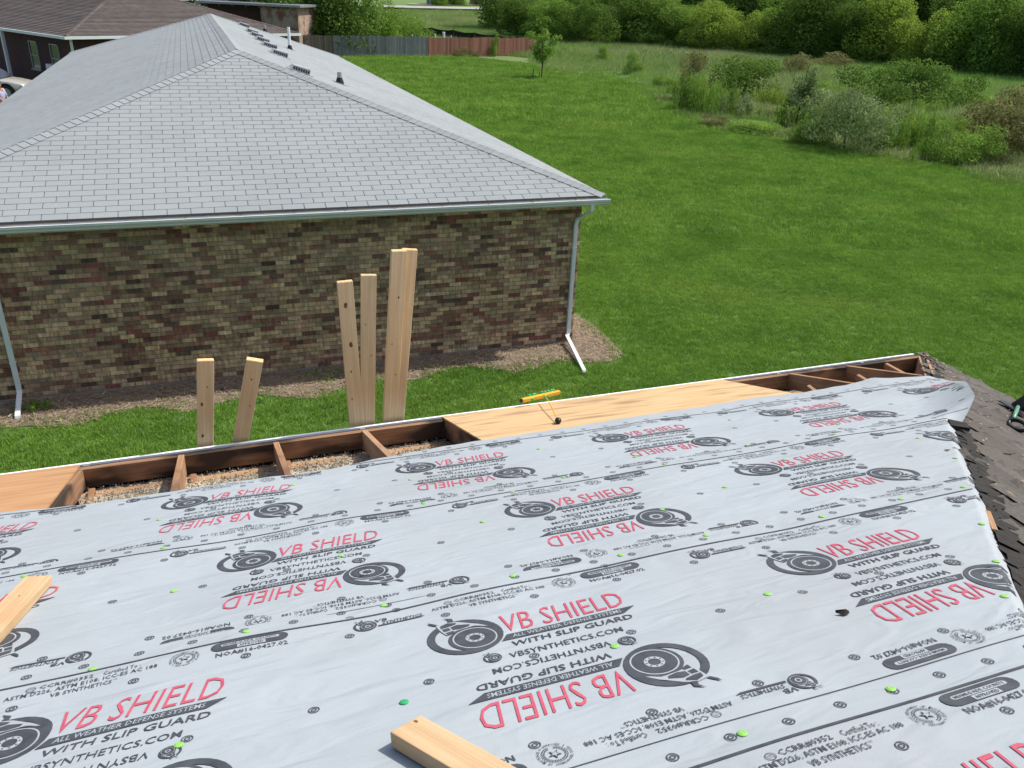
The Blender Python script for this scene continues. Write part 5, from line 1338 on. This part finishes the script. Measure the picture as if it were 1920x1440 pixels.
# far house with white porch posts
hp = atY(836, 15, 172); hz0 = hp[2]
fh = thing("far_house", "pale house with white posts beyond the far road", "house", (hp[0], 172, hz0), .05)
m_tan = mat("tan_siding", (0.36, 0.30, 0.27), (0.42, 0.36, 0.32), scale=2, rough=0.9)
mb = MB(); mb.box(-3.6, 3.4, 0, 8, -1, 2.7); mb.build("wall", m_tan, fh)
mb = MB(); mb.add([(-4.3, -.8, 2.7), (4.1, -.8, 2.7), (4.1, 8.8, 2.7), (-4.3, 8.8, 2.7), (-1.5, 4, 4.4), (1.3, 4, 4.4)], [(0, 1, 5, 4), (1, 2, 5), (2, 3, 4, 5), (3, 0, 4), (3, 2, 1, 0)]); mb.build("roof", m_brown_roof, fh)
for x in (-3.6, -3.0, .1, 1.1, 3.2): 
    mb = MB(); mb.box(x - .1, x + .1, -.5, -.3, -.6, 2.7); mb.build("post", m_white, fh)
for x in (-2.4, .55):
    mb = MB(); mb.box(x - .4, x + .4, -.03, -.004, .1, 2.0); w_ = mb.build("window", m_white, fh); mb = MB(); mb.box(x - .33, x + .33, -.05, -.031, .2, 1.9); mb.build("pane", m_glass, w_)
for x, Y, s_, lb in ((825, 168, .5, "small round tree in front of the far pale house"), (860, 170, .42, "small tree right of the far pale house"), (897, 174, .5, "reddish small tree beside the far driveway")):
    p = atY(x, 15, Y); plant("far_tree", lb, "tree", (p[0], Y, p[2] - .1), "tree", 2, "brown" if x == 897 else "mid", s_, .5, x)
def car(name, label, L_, W_, H_, paint, pos, rot, suv=False):
    root = thing(name, label, "car", pos, rot); h0 = .32
    if suv: side = [(-.5, .34), (-.5, .62), (-.47, .98), (-.42, 1.0), (-.36, 1.0 * .98)]
    # lower body: cross-sections along x (front is +x)
    xs_ = [-.5, -.47, -.40, -.25, 0, .2, .33, .43, .48, .5]
    top = ([.75, .95, 1.02, 1.03, 1.02, 1.0, .96, .90, .82, .66] if suv else [.66, .88, .94, .93, .92, .90, .84, .76, .68, .52])
    wid = [.82, .93, .98, 1, 1, 1, .98, .93, .85, .74]; mb = MB(); prof_n = 10; path = []
    V = []; 
    for x, t_, w_ in zip(xs_, top, wid):
        y = W_ / 2 * w_; z0 = .22
        V += [(x * L_, -y * .9, z0), (x * L_, -y, .4), (x * L_, -y, t_ * .72), (x * L_, -y * .93, t_ * .94), (x * L_, -y * .72, t_), (x * L_, y * .72, t_), (x * L_, y * .93, t_ * .94), (x * L_, y, t_ * .72), (x * L_, y, .4), (x * L_, y * .9, z0)]
    F_ = [(k * 10 + i, k * 10 + (i + 1) % 10, (k + 1) * 10 + (i + 1) % 10, (k + 1) * 10 + i) for k in range(len(xs_) - 1) for i in range(10)] + [tuple(range(10))[::-1], tuple(range(90, 100))]
    mb.add(V, F_); o = mb.build("body", paint, root, smooth=True); bevel(o, .03, 2)
    cb = .92 if not suv else 1.0
    xr = (-.49, -.42, .10, .28) if suv else (-.36, -.22, .06, .24)
    mb = MB(); y0, y1 = W_ / 2 * .9, W_ / 2 * .74
    mb.add([(xr[0] * L_, -y0, cb), (xr[3] * L_, -y0, cb), (xr[3] * L_, y0, cb), (xr[0] * L_, y0, cb), (xr[1] * L_, -y1, H_), (xr[2] * L_, -y1, H_), (xr[2] * L_, y1, H_), (xr[1] * L_, y1, H_)], [(4, 5, 6, 7), (0, 1, 5, 4), (1, 2, 6, 5), (2, 3, 7, 6), (3, 0, 4, 7)])
    o = mb.build("cabin", m_glass, root); bevel(o, .05, 2)
    mb = MB(); mb.box(xr[1] * L_ + .05, xr[2] * L_ - .05, -y1 + .02, y1 - .02, H_ - .02, H_ + .025); o = mb.build("roof_panel", paint, root); bevel(o, .02, 2)
    for sx_ in (-.31, .31):
        for s_ in (-1, 1):
            mb = MB(); c = np.array((sx_ * L_, s_ * (W_ / 2 - .09), .32)); mb.tube([c - (0, s_ * .1, 0), c + (0, s_ * .1, 0)], .32, 20); w_ = mb.build("wheel", m_dark, root)
            mb = MB(); mb.tube([c + (0, s_ * .1, 0), c + (0, s_ * .112, 0)], .2, 14); mb.build("rim", m_galv, w_)
            mb = MB(); mb.tube([c + (0, s_ * .0, .03), c + (0, s_ * .095, .03)], .39, 20); mb.build("wheel_arch", m_felt, root)
    for s_ in (-1, 1):
        mb = MB(); x = .455 * L_; y = s_ * W_ / 2 * .74; mb.hexa([(x, y - .17, .55), (x + .14, y - .14, .55), (x + .12, y + .14, .55), (x, y + .17, .55), (x - .02, y - .17, .7), (x + .08, y - .14, .69), (x + .07, y + .14, .69), (x - .02, y + .17, .7)])
        o = mb.build("headlight", m_white, root); bevel(o, .02, 2)
    return root
m_silver = mat("champagne_paint", (0.50, 0.47, 0.40), (0.54, 0.51, 0.44), scale=2, rough=0.25, metal=0.4, spec=.6)
m_navy = mat("dark_car_paint", (0.012, 0.016, 0.028), rough=0.25, spec=.6)
gzc = float(gz(-24, 39))
car("parked_car", "champagne silver car parked beyond the left roof edge", 4.6, 1.8, 1.42, m_silver, (-25.9, 41.2, gzc), radians(4))
p = atY(963, 12, 182); car("parked_suv", "dark suv parked on the driveway beyond the road", 4.8, 1.9, 1.7, m_navy, (p[0], 182, p[2]), radians(8), True)

# ------------------------------------------------------------------ brown-roofed house behind, left
E0 = at(122, 68, 2.62)[:2]; E1 = at(560, 62, 2.62)[:2]; byaw = atan2(E1[1] - E0[1], E1[0] - E0[0]); bw = float(np.hypot(*(E1 - E0))); bd = 30.0; bg_z = float(gz(*E0))
bh = thing("brown_roofed_house", "dark brick house with brown hip roof behind the grey-roofed house", "house", (E0[0], E0[1], 0), byaw)
hh_ = bw / 2; be, bm_ = 2.62, .32; bt = be + bm_ * hh_
def course_slope(mb, p0, p1, q1, q0, n):      # p0->p1 eave, q0->q1 top
    p0, p1, q1, q0 = map(lambda a: np.array(a, float), (p0, p1, q1, q0))
    for k in range(n):
        a0, a1 = k / n, (k + 1) / n; A0, A1 = p0 + (q0 - p0) * a0, p1 + (q1 - p1) * a0; B0, B1 = p0 + (q0 - p0) * a1, p1 + (q1 - p1) * a1; up = np.array([0, 0, .022])
        g = R.uniform(.8, 1.15); mb.col = (g, g, g)
        mb.add([A0, A1, A1 + up, A0 + up, B1, B0], [(0, 1, 2, 3), (3, 2, 4, 5)])
mb = MB(); ap0, ap1 = (hh_, hh_, bt), (hh_, bd - hh_, bt)
course_slope(mb, (0, 0, be), (bw, 0, be), ap0, ap0, 40); course_slope(mb, (0, bd, be), (0, 0, be), ap0, ap1, 40); course_slope(mb, (bw, 0, be), (bw, bd, be), ap1, ap0, 40); course_slope(mb, (bw, bd, be), (0, bd, be), ap1, ap1, 40)
mb.add([(0, 0, be - .01), (bw, 0, be - .01), (bw, bd, be - .01), (0, bd, be - .01)], [(0, 3, 2, 1)])
br = mb.build("roof", m_brown_roof, bh, cols=True)
for q0_, q1_ in (((0, 0, be), ap0), ((bw, 0, be), ap0)):
    mb = MB(); a, b = np.array(q0_, float), np.array(q1_, float); n = 44
    for k in range(n):
        c_ = a + (b - a) * (k / n); d2 = a + (b - a) * ((k + 1.15) / n); s_ = np.cross(b - a, (0, 0, 1.0)); s_ /= np.linalg.norm(s_); g = R.uniform(.85, 1.2); mb.col = (g, g, g); up = np.array((0, 0, .05)); dn = np.array((0, 0, -.0))
        mb.add([c_ - s_ * .14 + dn, c_ + up, c_ + s_ * .14 + dn, d2 - s_ * .14 + dn, d2 + up * .6, d2 + s_ * .14 + dn], [(0, 1, 4, 3), (1, 2, 5, 4)])
    mb.build("hip_caps", m_brown_roof, br, cols=True)
mb = MB(); mb.box(.55, bw - .55, .55, bd - .55, -.8, be - .02); mb.build("wall", m_rbrick, bh)
for a in ((-.1, bw + .1, -.13, -.003), (-.13, -.003, -.1, bd)):
    mb = MB(); mb.box(a[0], a[1], a[2], a[3], be - .14, be - .01); mb.build("gutter", m_white, bh)
for x, y in ((-.05, 7.2), (.42, .42), (3.6, .40), (6.4, .4)):
    mb = MB(); mb.box(x - .05, x + .05, y - .05, y + .05, -.3, be - .14); mb.build("downspout", m_white, bh)
m_frame = mat("grey_window_frame", (0.28, 0.29, 0.29), rough=.6)
def bwin(y, z0, z1, w, axis=0):
    mb = MB(); P_ = (lambda a0, a1, d0, d1, z0, z1: mb.box(.55 + d0, .55 + d1, a0, a1, z0, z1)) if axis == 0 else (lambda a0, a1, d0, d1, z0, z1: mb.box(a0, a1, .55 + d0, .55 + d1, z0, z1))
    for a0, a1, zz0, zz1 in ((y - w, y - w + .07, z0, z1), (y + w - .07, y + w, z0, z1), (y - w, y + w, z0, z0 + .08), (y - w, y + w, z1 - .07, z1), (y - w, y + w, (z0 + z1) / 2 - .03, (z0 + z1) / 2 + .03)): P_(a0, a1, -.06, -.002, zz0, zz1)
    P_(y - w - .08, y + w + .08, -.11, -.003, z0 - .06, z0 - .001)
    w_ = mb.build("window", m_frame, bh); mb = MB(); P_(y - w + .07, y + w - .07, -.02, -.001, z0 + .08, z1 - .07); mb.build("pane", m_glass, w_)
for y in (2.6, 5.0, 10.2, 12.2, 15.5): bwin(y, .7, 2.1, .48)
for x in (2.0, 5.0, 9.0): bwin(x, .7, 2.1, .5, 1)
mb = MB(); mb.box(.1, .54, 2.25, 2.95, .7, 1.15); mb.build("window_air_conditioner", m_white, bh)
mb = MB(); mb.box(-3.2, .5, 5.6, 16, -.3, .02); mb.build("porch_slab", m_conc, bh)
for y in (7.2, 11.5): mb = MB(); mb.box(-.09, .06, y - .07, y + .07, .02, be - .14); mb.build("porch_post", m_white, bh)
# drive between the houses
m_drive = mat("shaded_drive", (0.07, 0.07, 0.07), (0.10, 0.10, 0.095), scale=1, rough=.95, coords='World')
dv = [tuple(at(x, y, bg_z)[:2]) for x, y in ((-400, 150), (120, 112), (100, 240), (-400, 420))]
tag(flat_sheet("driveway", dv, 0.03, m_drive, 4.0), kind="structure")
# ruined brick building
ra, rb_ = atY(490, 40, 70), atY(562, 40, 70)
ru = thing("brick_outbuilding", "low building of patchy red brick and pale render behind the brown roof", "building", (ra[0], 70, 0), -.12)
rwid = rb_[0] - ra[0]
m_patch = mat("patchy_brick", (0.24, 0.105, 0.08), (0.40, 0.31, 0.24), scale=1.1, rough=0.95, bump=.5, bscale=30, contrast=(.42, .55), c3=(0.12, 0.07, 0.06), scale3=1.5, amt3=.5)
mb = MB(); mb.box(0, rwid, 0, 5, -.2, 3.55); mb.build("wall", m_patch, ru)
mb = MB(); mb.box(-4.6, -.02, .6, 5, -.2, 3.5); mb.build("side_wall", m_rbrick, ru)
mb = MB(); mb.box(-5.2, rwid + .35, -.35, 5.4, 3.56, 3.72); mb.build("flat_roof", m_galv, ru)
for k in range(7): mb = MB(); x = -4.4 + k * 1.1; mb.box(x, x + .12, -.34, -.02, 3.42, 3.555); mb.build("roof_joist", m_bark, ru)
mb = MB(); mb.box(rwid * .62, rwid * .62 + .5, -.03, -.004, .2, 1.1); mb.build("broken_opening", m_felt, ru)
# tall tree behind roofs, upper left
plant("shade_tree", "dark tree canopy behind the low brick building", "tree", (-24.5, 78, 0), "tree", 0, "dark", 1.1, 1.2, .8)

# ------------------------------------------------------------------ person by the car
pp = atY(-2, 152, 31.5); gp = float(gz(pp[0], 31.5)); ht = pp[2] - gp
per = thing("person", "person in a pale lavender shirt bending beside the silver car", "person", (pp[0] - .12, 31.5, gp), 0)
def skin_body(name, verts, edges, radii, m_, parent, levels=2, root=0):
    me = bpy.data.meshes.new(name); me.from_pydata(verts, edges, []); me.update(); o = link(name, me, parent)
    sk = o.modifiers.new("skin", 'SKIN'); sk.use_smooth_shade = True
    for i, r in enumerate(radii): me.skin_vertices[0].data[i].radius = (r, r) if not isinstance(r, tuple) else r
    me.skin_vertices[0].data[root].use_root = True
    sb = o.modifiers.new("sub", 'SUBSURF'); sb.levels = levels; sb.render_levels = levels; me.materials.append(m_); return o
m_skin = mat("skin", (0.42, 0.24, 0.16), rough=.6); m_shirt = mat("lavender_shirt", (0.36, 0.38, 0.55), (0.42, 0.44, 0.60), scale=6, rough=.9); m_jean = mat("dark_jeans", (0.03, 0.035, 0.05), rough=.9); m_hair = mat("dark_hair", (0.02, 0.014, 0.01), rough=.6)
k = ht / 1.66
B_ = lambda *a: tuple(q * k for q in a)
vb = [B_(0, 0, .92), B_(.02, 0, 1.1), B_(.05, -.02, 1.32), B_(.07, -.03, 1.43), B_(.09, -.05, 1.52), B_(.10, -.06, 1.60),
      B_(.06, -.19, 1.36), B_(.14, -.27, 1.15), B_(.30, -.26, 1.02), B_(.38, -.24, .99), B_(.06, .17, 1.36), B_(.10, .24, 1.12), B_(.24, .22, .98), B_(.32, .20, .95),
      B_(0, -.1, .86), B_(.06, -.11, .48), B_(-.02, -.11, .09), B_(.11, -.12, .04), B_(0, .1, .86), B_(.02, .11, .48), B_(-.06, .11, .09), B_(.07, .12, .04)]
eb = [(0, 1), (1, 2), (2, 3), (3, 4), (4, 5), (2, 6), (6, 7), (7, 8), (8, 9), (2, 10), (10, 11), (11, 12), (12, 13), (0, 14), (14, 15), (15, 16), (16, 17), (0, 18), (18, 19), (19, 20), (20, 21)]
rb2 = [.13, .14, .15, .06, .085, .08, .06, .047, .036, .03, .06, .047, .036, .03, .085, .06, .045, .035, .085, .06, .045, .035]
body = skin_body("body", vb, eb, [r * k for r in rb2], m_skin, per)
skin_body("shirt", [vb[0], vb[1], vb[2], vb[6], vb[7], vb[10], vb[11]], [(0, 1), (1, 2), (2, 3), (3, 4), (2, 5), (5, 6)], [r * k for r in (.145, .155, .168, .075, .062, .075, .062)], m_shirt, per)
skin_body("trousers", [B_(0, 0, .93), vb[14], vb[15], B_(-.01, -.11, .14), vb[18], vb[19], B_(-.05, .11, .14)], [(0, 1), (1, 2), (2, 3), (0, 4), (4, 5), (5, 6)], [r * k for r in (.14, .098, .075, .06, .098, .075, .06)], m_jean, per)
mb = MB(); mb.tube([B_(.06, -.05, 1.56), B_(.08, -.055, 1.62), B_(.09, -.06, 1.675), B_(.095, -.06, 1.70)], [.085 * k, .098 * k, .075 * k, .02 * k], 12); mb.build("hair", m_hair, per, smooth=True)
